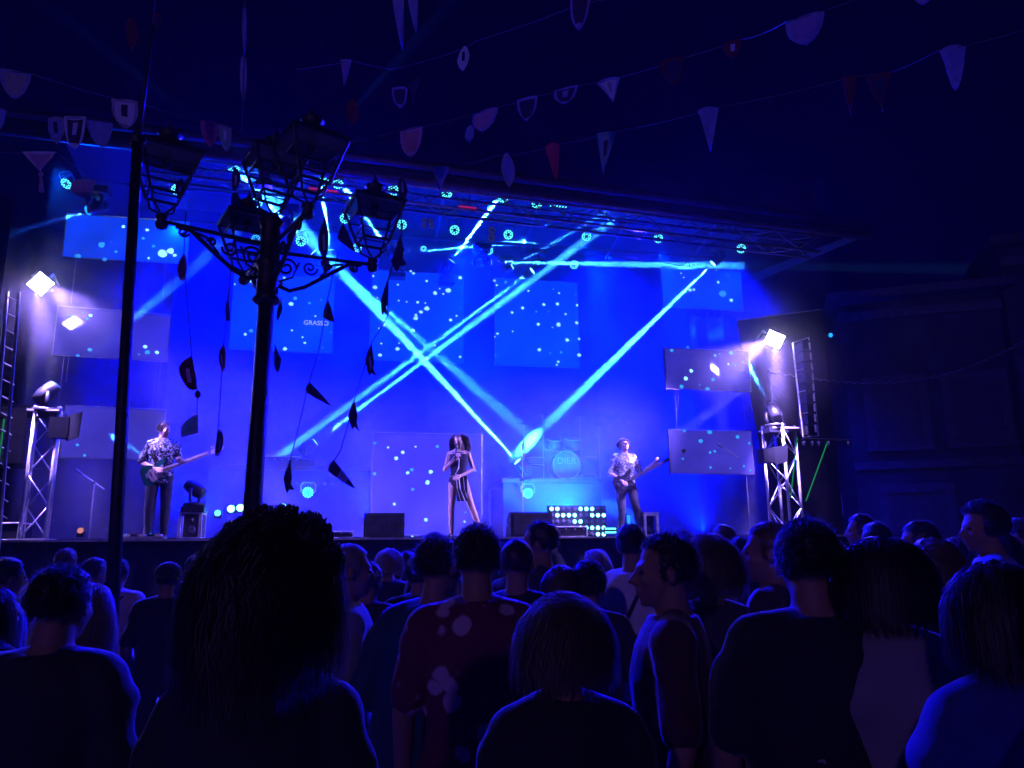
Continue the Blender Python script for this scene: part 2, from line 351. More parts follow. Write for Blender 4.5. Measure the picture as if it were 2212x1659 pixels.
screen(rect(505, 590, 718, 764, 4.3), c4([(1880,315,.02,0),(1912,320,.02,0),(1898,375,.045,1),(1872,412,.05,0),(1990,407,.03,1),(1615,585,.045,1),(1577,607,.035,0),(2028,490,.022,0),(1877,581,.025,0),(1945,625,.025,0),(1960,662,.03,0),(1833,700,.045,0),(2075,693,.018,1),(2065,385,.02,1),(1510,285,.02,0),(2115,238,.02,0),(1828,243,.03,0),(1610,268,.03,0),(2127,594,.016,1),(2056,760,.016,1)]), M_['led'], 'blue starry screen behind the lamp post, leftmost on the backdrop', G0)
screen(rect(803, 583, 1001, 785, 4.3), c5([(220,203,.03,0),(213,232,.03,0),(225,304,.05,0),(355,214,.02,1),(397,236,.02,1),(455,201,.03,0),(472,215,.035,0),(372,288,.025,0),(557,264,.03,0),(773,243,.045,0),(611,341,.05,0),(695,325,.065,0),(641,313,.02,0),(664,347,.025,0),(378,390,.02,0),(428,398,.02,0),(499,401,.035,0),(549,406,.02,0),(558,440,.06,0),(521,463,.045,0),(487,503,.055,0),(488,482,.035,0),(240,372,.022,0),(272,457,.02,1),(288,519,.035,0),(284,546,.045,0),(710,515,.038,0),(749,488,.025,0),(250,568,.02,0),(322,553,.02,0),(265,666,.022,0),(380,664,.02,0),(369,700,.05,0),(257,741,.04,0),(560,762,.035,0),(609,679,.025,0),(671,628,.018,0),(772,752,.03,0),(777,614,.03,1),(468,583,.045,0),(774,441,.015,1),(777,306,.015,1)]), M_['led'], 'blue starry screen crossed by the light beams, second from the left', G0)
screen(rect(1068, 600, 1253, 796, 4.3), c5([(1007,291,.03,0),(1065,272,.035,1),(993,262,.035,0),(1211,328,.028,0),(1371,317,.02,1),(1408,342,.025,0),(1513,352,.018,1),(1310,415,.04,0),(1397,412,.042,0),(1523,420,.035,0),(1173,438,.04,0),(1106,466,.035,0),(1262,461,.022,1),(1342,461,.015,1),(1450,477,.028,0),(1274,543,.042,0),(1405,544,.055,0),(1521,532,.045,0),(1365,562,.015,0),(1110,588,.02,0),(1012,602,.03,0),(995,623,.022,0),(1460,643,.05,0),(1537,636,.035,0),(1281,706,.045,0),(1421,723,.028,1),(1538,740,.048,0),(1352,728,.018,1),(1000,742,.025,1),(1403,783,.03,0),(1393,803,.024,0)]), M_['led'], 'blue starry screen above the drum kit, third from the left', G0)
screen(rect(1428, 575, 1606, 672, 3.8), c6([(5,214,.02,0),(24,241,.02,0),(244,271,.035,0),(273,346,.09,1),(328,388,.05,0),(63,322,.045,0),(88,320,.035,0),(296,221,.015,1),(313,230,.015,1),(232,192,.02,0)]), M_['led'], 'wide blue screen high at the right beside the longest beam', G0)
screen(rect(145, 461, 404, 571, 2.0), K5([(1423,31,.035,0),(1697,70,.032,0),(1652,166,.03,1),(1770,256,.03,1),(1713,394,.025,0),(1175,240,.06,1),(1337,321,.028,1),(1283,208,.014,1),(900,372,.055,1),(1207,410,.045,1),(1875,340,.085,0),(1968,313,.065,0),(2013,362,.035,0)], 0, 560, 4.609), M_['led'], 'wide bright blue screen high at the left behind the poles', G0)
screen(rect(806, 934, 1041, 1155, 2.4), c5([(225,1306,.03,1),(309,1334,.024,0),(402,1365,.038,0),(361,1404,.042,0),(486,1329,.022,0),(626,1328,.035,1),(462,1476,.038,1),(434,1497,.036,0),(583,1491,.042,0),(563,1558,.05,0),(466,1603,.032,1),(222,1503,.035,1),(872,1486,.02,1)]) + K5([(658,139,.03,0),(840,229,.04,0),(762,325,.025,0),(1069,187,.022,1),(1063,240,.024,0),(763,53,.03,1)], 700, 1200, 2.305), M_['led_low'], 'large blue panel standing on the stage behind the singer', G0)
# glossy panels at the wings
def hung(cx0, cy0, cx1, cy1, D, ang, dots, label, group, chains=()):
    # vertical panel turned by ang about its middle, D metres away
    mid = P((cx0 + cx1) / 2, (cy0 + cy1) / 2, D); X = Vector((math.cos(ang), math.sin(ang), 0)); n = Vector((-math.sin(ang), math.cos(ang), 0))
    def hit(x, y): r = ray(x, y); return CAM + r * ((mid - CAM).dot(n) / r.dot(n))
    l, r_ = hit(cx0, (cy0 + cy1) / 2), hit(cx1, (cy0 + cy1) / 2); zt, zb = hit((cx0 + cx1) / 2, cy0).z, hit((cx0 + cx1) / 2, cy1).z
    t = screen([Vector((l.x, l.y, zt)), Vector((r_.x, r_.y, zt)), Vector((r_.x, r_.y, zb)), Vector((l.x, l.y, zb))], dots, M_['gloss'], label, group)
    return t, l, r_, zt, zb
G1 = 'glossy panels hanging in the wings'
aL, aR = R(18), R(12)
lmid = (P(88, 613, 11) + P(163, 705, 13.08)) / 2; rmid = (P(1673, 733, 12.8) + P(1536, 800, 15.04)) / 2
def dist_at(mid, ang, x, y):
    n = Vector((-math.sin(ang), math.cos(ang), 0)); r = ray(x, y); return (CAM + r * ((mid - CAM).dot(n) / r.dot(n))).y
DL = dist_at(lmid, aL, 243, 722); DR = dist_at(rmid, aR, 1528, 797)
c45 = lambda pts: K5(pts, 0, 560, 4.609)
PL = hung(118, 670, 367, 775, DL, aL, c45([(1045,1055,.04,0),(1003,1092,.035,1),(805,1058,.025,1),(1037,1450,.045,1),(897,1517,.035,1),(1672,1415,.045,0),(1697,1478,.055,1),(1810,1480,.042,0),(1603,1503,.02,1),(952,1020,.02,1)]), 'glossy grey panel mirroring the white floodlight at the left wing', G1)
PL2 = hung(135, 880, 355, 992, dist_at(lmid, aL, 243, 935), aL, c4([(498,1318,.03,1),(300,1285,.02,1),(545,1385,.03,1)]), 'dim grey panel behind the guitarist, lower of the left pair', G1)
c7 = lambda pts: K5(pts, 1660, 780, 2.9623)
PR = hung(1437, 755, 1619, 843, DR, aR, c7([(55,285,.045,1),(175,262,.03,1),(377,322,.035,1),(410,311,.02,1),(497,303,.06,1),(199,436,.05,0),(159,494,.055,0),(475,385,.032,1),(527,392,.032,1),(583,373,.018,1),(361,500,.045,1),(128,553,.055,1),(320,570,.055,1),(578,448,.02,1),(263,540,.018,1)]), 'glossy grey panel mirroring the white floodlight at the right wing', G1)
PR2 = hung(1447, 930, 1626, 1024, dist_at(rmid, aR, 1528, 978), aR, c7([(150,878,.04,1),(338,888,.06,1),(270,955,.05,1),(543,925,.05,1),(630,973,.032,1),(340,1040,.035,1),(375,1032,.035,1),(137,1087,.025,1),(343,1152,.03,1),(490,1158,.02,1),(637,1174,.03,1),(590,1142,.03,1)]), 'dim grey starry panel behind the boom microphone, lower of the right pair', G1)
def chain(x0, z0, y0, z1, label):
    t = MB(); n = int((z0 - z1) / .035); 
    for k in range(n):
        z = z0 - (k + .5) * .035; X = SU if k % 2 else SV
        c = Vector((x0, y0, z)); t.tube([c + X * .008 * math.cos(a) + UZ * .019 * math.sin(a) for a in [i * math.pi / 3 for i in range(7)]], .0026, 4)
    tag(t.build('chain', M_['steel'], None, origin=(x0, y0, z1)), label, 'chain', 'chains between the hanging panels')
for (pan, low, side) in ((PL, PL2, 'left'), (PR, PR2, 'right')):
    _, l, r_, zt, zb = pan; zt2 = low[3]
    for f, nm in ((.1, 'outer' if side == 'left' else 'inner'), (.9, 'inner' if side == 'left' else 'outer')):
        q = l.lerp(r_, f); chain(q.x, zb - .01, q.y, zt2 + .02, '%s chain holding the lower panel of the %s wing' % (nm, side))
        chain(q.x + .06, zb - .01, q.y + .03, zt2 + .35, 'short loose %s chain tail under the upper %s panel' % (nm, side))
        if side == 'left': chain(q.x, zt + 1.0, q.y + .02, zt + .03, '%s chain above the mirrored floodlight panel at the left' % nm)
# brand print on the lit screen
def text(body, name, loc, size, m, parent, X, ext=.004):
    c = bpy.data.curves.new(name, 'FONT'); c.body = body; c.size = size; c.extrude = ext; c.align_x = 'CENTER'; c.align_y = 'CENTER'
    o = bpy.data.objects.new(name, c); COL.objects.link(o); n = Vector(X).cross(UZ); 
    o.matrix_world = Matrix((Vector(X), UZ, n)).transposed().to_4x4(); base = Vector((0, 0, 0)); r = parent
    while r is not None: base += r.location; r = r.parent
    me = bpy.data.meshes.new_from_object(o); q = bpy.data.objects.new(name, me); COL.objects.link(q); q.matrix_world = o.matrix_world.copy(); bpy.data.objects.remove(o); bpy.data.curves.remove(c)
    q.location = Vector(loc) - base; q.parent = parent; me.materials.clear(); me.materials.append(m); return q
sc0 = [o for o in COL.objects if o.name == 'led_screen'][0]
text('GRASSO', 'lettering', S(683, 698, 4.28), .14, M_['paleblue'], sc0, SU)
# ---------------------------------------------------------------- floodlights (the white lamps)
def floodlight(loc, label, w, aim, roll, tall=.2):
    t = thing('floodlight', label, 'floodlight', loc, group='white floodlights at the wings')
    z = (Vector(aim) - Vector(loc)).normalized(); x = z.cross(UZ).normalized(); y = x.cross(z)
    x, y = x * math.cos(roll) + y * math.sin(roll), y * math.cos(roll) - x * math.sin(roll)
    c = Vector(loc)
    fb_ = MB()
    for q in (-1, 1): fb_.box(c - z * .02 + x * q * (w / 2 + .012), (.024, tall + .048, .05), x, y, z); fb_.box(c - z * .02 + y * q * (tall / 2 + .012), (w, .024, .05), x, y, z)
    fb_.build('housing', M_['black'], t)
    MB().box(c - z * .005, (w, tall, .012), x, y, z).build('lamp_face', M_['flood'], t)
    MB().tube([c - z * .05 - x * (w / 2 + .04), c - z * .05 - x * (w / 2 + .05) - z * .18, c - z * .24, c - z * .05 + x * (w / 2 + .05) - z * .18, c - z * .05 + x * (w / 2 + .04)], .012, 6).build('bracket', M_['steel'], t)
    MB().tube([c - z * .24, c - z * .24 + SV * .3 + UZ * .25, c - z * .2 + SV * .6 + UZ * .15], .022, 6).build('arm', M_['steel'], t)
    return t
LF, RF_ = P(88, 613, 11), P(1673, 733, 12.8)
floodlight(LF, 'blazing white floodlight on the left wing above the truss tower', .24, LF + Vector((.35, -.85, -.35)), R(38), .26)
floodlight(RF_, 'blazing white floodlight on the right wing beside the speaker frame', .27, RF_ + Vector((-.25, -.95, -.25)), R(28), .23)
FL2 = (.34, .22, 1)
for q_, aim_ in ((LF + Vector((.12, -.14, -.04)), T(3.7, .55, 2.6)), (RF_ + Vector((-.12, -.14, -.04)), T(7.4, .7, 2.8))):
    spot('flood_beam', q_, aim_, 6200, FL2, R(56), .8, .04)
    spot('flood_spill', q_, q_ + Vector((0, -.3, -1)), 700, FL2, R(150), 1, .04)
for q_, aim_ in ((LF + Vector((.05, -.16, -.1)), T(.25, .35, 2.6)), (RF_ + Vector((-.05, -.16, -.1)), S(1690, 1030, .35))): spot('flood_spill', q_, aim_, 9000, FL2, R(34), .9, .04)
# ---------------------------------------------------------------- par cans
def par_proto():
    t = thing('par_light', 'x', 'stage light')
    MB().lathe((0, 0, 0), (0, 0, 1), [(-.16, .05), (-.15, .085), (-.02, .105), (0, .108), (0, .098)], 18).build('housing', M_['black'], t, True, local=True)
    MB().tube([(-.12, 0, -.08), (-.13, .12, -.09), (-.09, .17, -.1), (.09, .17, -.1), (.13, .12, -.09), (.12, 0, -.08)], .009, 6).build('yoke', M_['steel'], t, local=True)
    led = MB()
    for n_, r_, s_ in ((12, .080, .0145), (6, .046, .0125)):
        for k in range(n_):
            a = 2 * math.pi * k / n_ + (.3 if n_ == 6 else 0); led.lathe((r_ * math.cos(a), r_ * math.sin(a), .001), (0, 0, 1), [(0, s_), (.006, s_ * .7)], 8)
    led.build('led_ring', M_['cyan'], t, local=True)
    return t
PARP = par_proto(); first_par = [True]
def par(px, py, d, label, aim=None, dim=False, sc=1.0):
    t = PARP if first_par[0] else clone(PARP); first_par[0] = False
    loc = S(px, py, d); t.location = loc; aim = Vector(aim) if aim else CAM + Vector(((px - 1106) / 400, 2, -.5))
    z = (aim - loc).normalized(); t.rotation_euler = z.to_track_quat('Z', 'Y').to_euler(); t.scale = (sc,) * 3
    t['label'] = label; t['group'] = 'round stage lights with rings of cyan lamps'
    if dim:
        for c in t.children:
            if c.name.startswith('led_ring'):
                c.data = c.data.copy(); c.data.materials[0] = M_['paledim']
    return loc
M_['paledim'] = lamp_mat('unlit_lens', (.12, .12, .6), .35)  # unlit lenses get a faint emission here; the riser lamps share it
U = T(6, 3, -3)
par(1160, 440, .25, 'cyan ringed stage light under the roof edge, left of the slanted bar')
par(1087, 428, .25, 'cyan ringed light lying flat on the front truss where a beam ends', aim=S(1087, 428, .25) + Vector((0, -.45, -.8)))
par(982, 497, 1.7, 'cyan ringed light hanging left of the beam that ends at the truss')
par(1098, 507, 1.7, 'pale cyan ringed light right of the short steep beam')
par(868, 485, 1.7, 'cyan ringed light beside the right lantern')
par(850, 411, .25, 'cyan ringed light seen above the roof of the right lantern')
par(730, 398, .25, 'cyan ringed light on the front truss over the lamp post', aim=S(730, 398, .25) + Vector((.2, -.4, -.8)))
par(700, 393, .25, 'second cyan ringed light on the front truss over the lamp post', aim=S(700, 393, .25) + Vector((0, -.4, -.9)))
par(650, 521, 1.7, 'cyan ringed light just right of the lamp post')
par(745, 472, 1.7, 'cyan ringed light behind the left edge of the right lantern')
par(1267, 511, 1.7, 'cyan ringed light with a soft glow, third from the right end')
par(1422, 515, 1.7, 'cyan ringed light over the bassist, second from the right end')
par(1601, 537, 1.7, 'lone cyan ringed light at the right end of the stage')
par(1240, 572, 3.2, 'pale ringed light on the horizontal beam')
par(1056, 541, 3.6, 'cyan ringed light where the horizontal beam starts')
par(772, 535, 3.6, 'cyan ringed light seen through the foot of the right lantern', aim=T(2, -6, 2))
par(555, 438, .6, 'cyan light seen below the middle lantern', aim=S(555, 438, .6) + Vector((.1, -.5, -.8)))
par(505, 364, .25, 'flat cyan light on the front truss left of the middle lantern', aim=S(505, 364, .25) + Vector((.1, -.25, -.9)))
par(965, 419, .25, 'flat cyan light under the front truss behind the blue pennant', aim=S(965, 419, .25) + Vector((0, -.25, -.9)))
par(553, 517, 3.6, 'cyan light just left of the lamp post column')
BL = par(382, 410, 1.2, 'brightest cyan light, seen inside the left lantern')
BL2 = par(143, 397, 1.2, 'bright cyan light at the far left above the wide screen', aim=T(-3, -4, 1))
par(209, 447, 1.5, 'narrow cyan light at the top left corner of the wide screen', aim=T(6, -2, 2), sc=.8)
par(665, 1064, 2.0, 'cyan ringed light on the stage floor right of the lamp post')
par(1140, 1066, 2.2, 'cyan ringed light on the stage floor left of the drums')
par(915, 537, 2.6, 'bright cyan light at the root of the short horizontal beam', sc=.6)
for k, (x, y) in enumerate(((1063, 497), (1061, 514), (917, 476), (931, 478), (916, 488), (932, 489), (1373, 607 - 90), (1357, 603 - 90))[:6]):
    par(x, y, 1.9, ['upper', 'lower', 'top left', 'top right', 'bottom left', 'bottom right'][k] + ' unlit round lens, given a faint glow, of the ' + ('pair beside the steep beam' if k < 2 else 'square of four left of the beams'), dim=True, sc=.75 if k < 2 else .5)
# slanted LED bar
sb = thing('led_bar', 'short bar of six slanted cyan lamps under the roof edge', 'stage light', S(1208, 443, .25))
c = S(1208, 443, .25); MB().box(c + SV * .04, (.36, .06, .1), SU, SV).build('housing', M_['black'], sb)
for k in range(6):
    q = c + SU * (-.14 + .056 * k); MB().box(q, (.026, .012, .085), (SU + UZ * .25).normalized(), SV, (UZ + SU * .55).normalized()).build('lamp', M_['cyan'], sb)
# ---------------------------------------------------------------- moving heads and their beams
CY = (.03, .30, 1)
def moving_head(loc, aim, hang, label, power, ang=2.8, lens='cyanhot', sc=1.0, colr=CY, to=None, beam=True):
    """loc is the lens; aim a world point; hang True when clamped under a truss"""
    loc = Vector(loc); z = (Vector(aim) - loc).normalized(); c = loc - z * .17 * sc      # pivot
    s = -1 if hang else 1; base = c - UZ * s * .30 * sc
    t = thing('moving_head', label, 'stage light', base, group='moving head lights throwing beams')
    x = z.cross(UZ); x = x.normalized() if x.length > .2 else SU.copy()
    MB().lathe(c, z, [(-.17 * sc, .05 * sc), (-.16 * sc, .09 * sc), (-.03 * sc, .115 * sc), (.09 * sc, .105 * sc), (.165 * sc, .09 * sc), (.17 * sc, .082 * sc)], 20).build('head', M_['black'], t, True)
    MB().lathe(loc, z, [(-.004, .078 * sc), (.004, .078 * sc), (.012, .05 * sc)], 20).build('lens', M_[lens], t, True)
    for q in (-1, 1):
        a = c + x * q * .14 * sc
        MB().tube([a, a - UZ * s * .13 * sc, a - UZ * s * .2 * sc - x * q * .02], .028 * sc, 8).build('yoke_arm', M_['black'], t, True)
    MB().lathe(c - UZ * s * .24 * sc, UZ, [(-.03 * sc, .16 * sc), (0, .17 * sc), (.03 * sc, .16 * sc)], 16).build('turntable', M_['black'], t, True)
    MB().box(base - UZ * s * .02, (.34 * sc, .24 * sc, .09 * sc), SU, SV).build('base', M_['black'], t)
    if beam: spot('beam', loc + z * .02, aim, power * (2.6 if power > 2e5 else 1.2), colr, R(ang * (1.05 if power > 2e5 else 1.1)), .95, .025)
    return t, base
def mh(px, py, d, tx, ty, d2, hang, label, power, ang=2.8, **k):
    return moving_head(S(px, py, d), S(tx, ty, d2), hang, label, power, ang, **k)
BP = 1.0e6
mh(1540, 569, 3.3, 1152, 946, 4.85, True, 'moving head at the top right throwing the longest bright beam down left', BP * 1.0, 2.9)
mh(1150, 585, 3.3, 870, 790, 3.9, True, 'moving head under the rear truss shining down left behind the singer', BP * 1.0, 1.7)
mh(1106, 576, 3.3, 1160, 545, 3.1, True, 'small moving head pointing right just under the horizontal beam', BP * .2, 2.5, sc=.8)
f1 = mh(680, 955, 3.0, 955, 750, 3.2, False, 'moving head on the riser shining up right past the pennants', BP * 1.1, 1.8)
f2 = mh(1118, 997, 2.6, 740, 590, 2.0, False, 'moving head beside the drum kit shining up left across the stage', BP * 1.0, 2.8)
mh(975, 565, 3.3, 1075, 430, 3.0, False, 'moving head shining steeply up right to the front truss', BP * 3.5, 3.4)
mh(848, 551, 3.3, 745, 405, 3.0, False, 'moving head below the right lantern shining up left', BP * 3, 3.6)
mh(714, 541, 3.3, 694, 400, 3.0, False, 'moving head left of the right lantern shining straight up', BP * 3, 3.6)
mh(678, 545, 3.3, 600, 462, 3.0, False, 'moving head beside the lamp post shining up left', BP * 1.6, 3.0)
mh(1058, 566, 2.5, 1460, 573, 3.7, True, 'moving head throwing a long horizontal beam to the right', BP * .7, 2.2)
mh(868, 546, 3.2, 1135, 522, 4.6, True, 'moving head throwing a short horizontal beam towards the middle', BP * .8, 2.4)
mh(640, 500, 1.6, 1060, 866, 3.4, True, 'moving head hidden by the lamp post shining down to the drums', BP * .35, 3.0)
tl_ = mh(121, 832, .35, 440, 560, 1.3, False, 'moving head on top of the left truss tower aimed up right', BP * .09, 4.0, lens='bluelens', sc=1.08, colr=(.02, .16, 1))
tr_ = mh(1664, 876, .35, 1545, 655, 2.6, False, 'moving head on top of the right truss tower aimed up left', BP * .3, 3.2, lens='bluelens', sc=1.05)
fl_ = mh(404, 1045, .9, 130, 868, 1.6, False, 'moving head on the cube stand beside the guitarist aimed up left', BP * .14, 3.6, lens='bluelens', sc=1.0, colr=(.02, .2, 1))
mh(1700, 770, 2.2, 1500, 915, 1.2, True, 'moving head hidden behind the right floodlight glow aimed down left', BP * .02, 4.5, lens='bluelens', colr=(.08, .08, 1), sc=.7)
mh(190, 455, 1.0, 0, 512, .2, True, 'moving head at the far left throwing a blue beam out of the stage', BP * .22, 4.5, lens='bluelens', colr=(.01, .1, 1))
mh(560, 360, -.9, 335, 190, -2.2, False, 'moving head over the roof edge shining out into the night at the left', BP * .09, 3.6, lens='bluelens', colr=(.01, .08, 1), sc=.7)
mh(715, 290, -.9, 815, 178, -2.2, False, 'moving head over the roof edge shining out into the night at the right', BP * .09, 3.6, lens='bluelens', colr=(.01, .08, 1), sc=.7)
# the blue wash of the round lights
BLUE = (.0, .002, 1)
for k in range(5):
    spot('wash', T(1.0 + k * 2.75, 1.9, 7.5), T(1.2 + k * 2.65, 4.2, ZS + 1.2), 8000, BLUE, R(125), 1, .12)
for k in range(2):
    spot('wash', T(3.5 + k * 5.8, 2.6, 7.3), T(3.5 + k * 5.8, 1.6, ZS), 3400, BLUE, R(130), 1, .12)
for k in range(4):
    spot('uplight', T(1.6 + k * 3.2, 2.6, ZS + .1), T(1.6 + k * 3.2, 3.1, 9), 12000, BLUE, R(100), 1, .12)  # added spots without fixtures, filling the upper stage with blue
for (x, y, d, w) in ((665, 1064, 2.0, 420), (1140, 1066, 2.2, 1100), (1225, 1110, 1.9, 2600)):
    q = S(x, y, d) - SV * .12; spot('floor_glow', q, q + SV * 1.0 + UZ * .8, w, (.0, .08, 1), R(150), 1, .12)
for x, y, d in ((382, 410, 1.2), (143, 397, 1.2)):
    q = S(x, y, d) - SV * .2; spot('glow', q, q - SV - UZ * .7, 400, (.0, .06, 1), R(140), 1, .1)
for x, y in ((1160, 440), (1267, 511), (1422, 515), (982, 497)):
    q = S(x, y, 1.5 if y > 450 else .1) ; spot('par_glow', q, q - UZ * 1 + SU * .1 - SV * .15, 6000, (.0, .035, 1), R(24), 1, .08)
spot('square_lamp', (-6, -16, 7.5), (1, 5, 7.2), 2200, (.36, .18, 1), R(50), 1, .3)   # added weak violet fill behind the camera for bunting and crowd backs
# blue light thrown out on the crowd and the bunting
for u, w in ((3.0, 1500), (9.2, 1500)):
    spot('crowd_wash', T(u, .1, 6.9), T(u * .8 + 1, -9, .8), w * 8.5, (.006, .003, 1), R(100), .8, .1)
# ---------------------------------------------------------------- truss towers and stage gear
def tower(px0, px1, pytop, d, label, rotz):
    a, b = S((px0 + px1) / 2, pytop, d), None; w = abs((S(px1, pytop, d) - S(px0, pytop, d)).dot(SU)) * .72
    base = Vector((a.x, a.y, ZS))
    t = truss('truss_tower', base + UZ * .03, a, w, label, 'truss towers carrying moving heads', seg=.47, r=.026, br=.012, cat='truss tower', rotz=rotz)
    MB().box(a + UZ * .015, (w + .12, w + .12, .025), SU, SV).build('top_plate', M_['alu'], t)
    MB().box(base + UZ * .012, (w + .16, w + .16, .024), SU, SV).build('base_plate', M_['alu'], t)
    for i, j in ((1, 1), (-1, 1), (-1, -1), (1, -1)):
        x = Matrix.Rotation(rotz, 3, 'Z') @ SU; y = UZ.cross(x); MB().lathe(a + x * i * w / 2 + y * j * w / 2, UZ, [(0, .03), (.07, .03), (.09, .018)], 10).build('bolt_cap', M_['steel'], t)
    return t, w
tower(70, 138, 893, .35, 'silver truss tower at the left end of the stage carrying a moving head', R(14))
tower(1652, 1712, 930, .35, 'silver truss tower at the right end of the stage carrying a moving head', R(28))
def barn(px, py, d, label, s=1):
    c = S(px, py, d); t = thing('barn_door_light', label, 'stage light', c, group='black lights clamped to the towers')
    MB().box(c, (.26 * s, .22, .3 * s), SU, SV).build('housing', M_['black'], t)
    MB().prism([(-.14 * s, -.2 * s), (.14 * s, -.16 * s), (.17 * s, .2 * s), (-.17 * s, .18 * s)], c - SV * .16 + SU * .22 * s, (SU * .75 - SV * .65), UZ, .012).build('barn_door', M_['black'], t)
    MB().tube([c + UZ * .15, c + UZ * .25], .02).build('clamp', M_['steel'], t)
barn(132, 925, .1, 'black light with an open barn door on the left truss tower'); barn(1655, 985, .1, 'black light clamped under the top of the right truss tower', .8)
def speaker(px, py, d, w, h, dep, label, yaw=0, name='loudspeaker'):
    c = S(px, py, d); X = Matrix.Rotation(yaw, 3, 'Z') @ SU; Y = Matrix.Rotation(yaw, 3, 'Z') @ SV
    t = thing(name, label, 'loudspeaker', c - UZ * h / 2)
    MB().box(c, (w, dep, h), X, Y).build('cabinet', M_['black'], t)
    MB().box(c - Y * (dep / 2 + .006), (w * .9, .012, h * .92), X, Y).build('grille', mat('speaker_grille', (.03, .03, .035), .5, .4, bump=.8, bscale=300), t)
    return t
speaker(42, 945, 1.3, .5, .95, .5, 'large dark loudspeaker flown beside the left truss tower', R(-10))
def wedge(px0, px1, py0, py1, d, label):
    a, b = S(px0, py1, d), S(px1, py1, d); zt = S(px0, py0, d).z; w = (b - a).dot(SU); h = zt - ZS; c = (a + b) / 2; c.z = ZS
    t = thing('stage_monitor', label, 'stage monitor', c, group='black wedge monitors along the stage lip')
    MB().prism([(0, .0), (.42, .0), (.30, h * .75), (.12, h), (0, h)], c - SU * 0, SV, UZ, w).build('cabinet', M_['black'], t)
    MB().box(c - SV * .004 + UZ * h * .5, (w * .86, .008, h * .8), SU, SV).build('rear_panel', M_['black_cloth'], t)
    for q in (-1, 1): MB().box(c + SU * q * (w / 2 + .012) + UZ * h * .5 + SV * .12, (.02, .1, .05), SU, SV).build('handle', M_['steel'], t)
wedge(785, 873, 1108, 1160, .35, 'black wedge monitor left of the singer'); wedge(1103, 1194, 1106, 1158, .35, 'black wedge monitor right of the singer')
def gearbox(px0, px1, py0, d, dep, label, name='flight_case', cat='case', m='black', knobs=0, z0=ZS):
    a, b = S(px0, 1160, d), S(px1, 1160, d); zt = S((px0 + px1) / 2, py0, d).z; w = (b - a).dot(SU); c = (a + b) / 2; c.z = z0; h = zt - z0
    t = thing(name, label, cat, c)
    MB().box(c + UZ * h / 2 + SV * dep / 2, (w, dep, h), SU, SV).build('body', M_[m], t)
    e = MB()
    for i in (-1, 1):
        for z in (.01, h - .01): e.tube([c + SU * i * w / 2 + UZ * z, c + SU * i * w / 2 + UZ * z + SV * dep], .012, 5)
        e.tube([c + SU * i * w / 2, c + SU * i * w / 2 + UZ * h], .012, 5)
    for z in (.01, h - .01): e.tube([c - SU * w / 2 + UZ * z, c + SU * w / 2 + UZ * z], .012, 5)
    e.build('edging', M_['alu'], t)
    for k in range(knobs): MB().lathe(c - SU * w * .4 + SU * w * .8 * k / max(1, knobs - 1) + UZ * h * .75 - SV * .01, -SV, [(0, .015), (.02, .012)], 8).build('knob', M_['steel'], t)
    return t
gearbox(-25, 38, 1128, .25, .5, 'silver edged flight case at the left end of the stage lip')
gearbox(712, 762, 1147, .4, .3, 'low dark power box left of the left wedge monitor', 'power_box', 'box', knobs=3)
gearbox(1196, 1268, 1137, .6, .3, 'low black box between the right monitor and the cyan lamps', 'power_box', 'box', knobs=4)
# risers
def riser(px0, px1, pytop, d0, d1, label):
    a, b = S(px0, pytop, d0), S(px1, pytop, d0); c = (a + b) / 2; zt = c.z; w = (b - a).dot(SU); u = (c - ORG).dot(SU)
    t = thing('stage_riser', label, 'riser', T(u, d0, ZS), group='dark risers at the rear of the stage')
    MB().box(T(u, (d0 + d1) / 2, zt - .04), (w, d1 - d0, .08), SU, SV).build('deck', M_['deck'], t)
    MB().box(T(u, d0 + .05, (zt + ZS) / 2 - .04), (w - .04, .03, zt - ZS - .09), SU, SV).build('skirt', M_['blue_cloth'], t)
    for i in (-1, 1): MB().tube([T(u + i * w / 2 * .97, d1 - .1, ZS), T(u + i * w / 2 * .97, d1 - .1, zt - .08)], .025).build('leg', M_['steel'], t)
    return zt
zr1 = riser(448, 800, 1006, 2.9, 4.1, 'long dark riser between the guitarist and the singer')
zr2 = riser(1085, 1300, 1034, 2.5, 4.2, 'dark riser under the drum kit')
for k in range(7):
    q = S(640 + 15.5 * k, 1045, 2.88); tag(MB().lathe(q, -SV, [(0, .022), (.02, .02)], 10).build('footlight', M_['paledim'], None, origin=q), 'small dim lamp on the riser front, number %d from the lamp post'% (k+1) if 0 else ['first', 'second', 'third', 'fourth', 'fifth', 'sixth', 'seventh'][k] + ' small dim lamp from the left along the riser front', 'lamp', 'dim lamps along the riser front')
gearbox(560, 640, 985, 3.4, .4, 'dark keyboard case standing on the long riser behind the lamp post', 'keyboard', 'keyboard', knobs=5, z0=zr1)
# drum kit
dk_c = S(1224, 1033, 2.75); dk = thing('drum_kit', 'pale drum kit in blue smoke with DIER lettering on the bass drum', 'drum kit', (dk_c.x, dk_c.y, zr2))
shell = mat('drum_shell', (.25, .2, .3), .25); skin = mat('drum_skin', (.22, .2, .32), .5); cym = mat('cymbal_brass', (.55, .42, .2), .25, .9)
def drum(c, ax, r, h, name):
    MB().lathe(c, ax, [(0, r), (h, r)], 28).build(name, shell, dk, True).data.materials[0] = shell
    o = MB().lathe(Vector(c) + Vector(ax) * h, ax, [(0, r * .97), (.006, r * .97)], 28).build('drum_skin', skin, dk)
    for z in (0, h): MB().tube([Vector(c) + Vector(ax) * z + (basis(ax)[0] * math.cos(a) + basis(ax)[1] * math.sin(a)) * r * 1.02 for a in [i * math.pi / 12 for i in range(25)]], .012, 6).build('hoop', M_['alu'], dk, True)
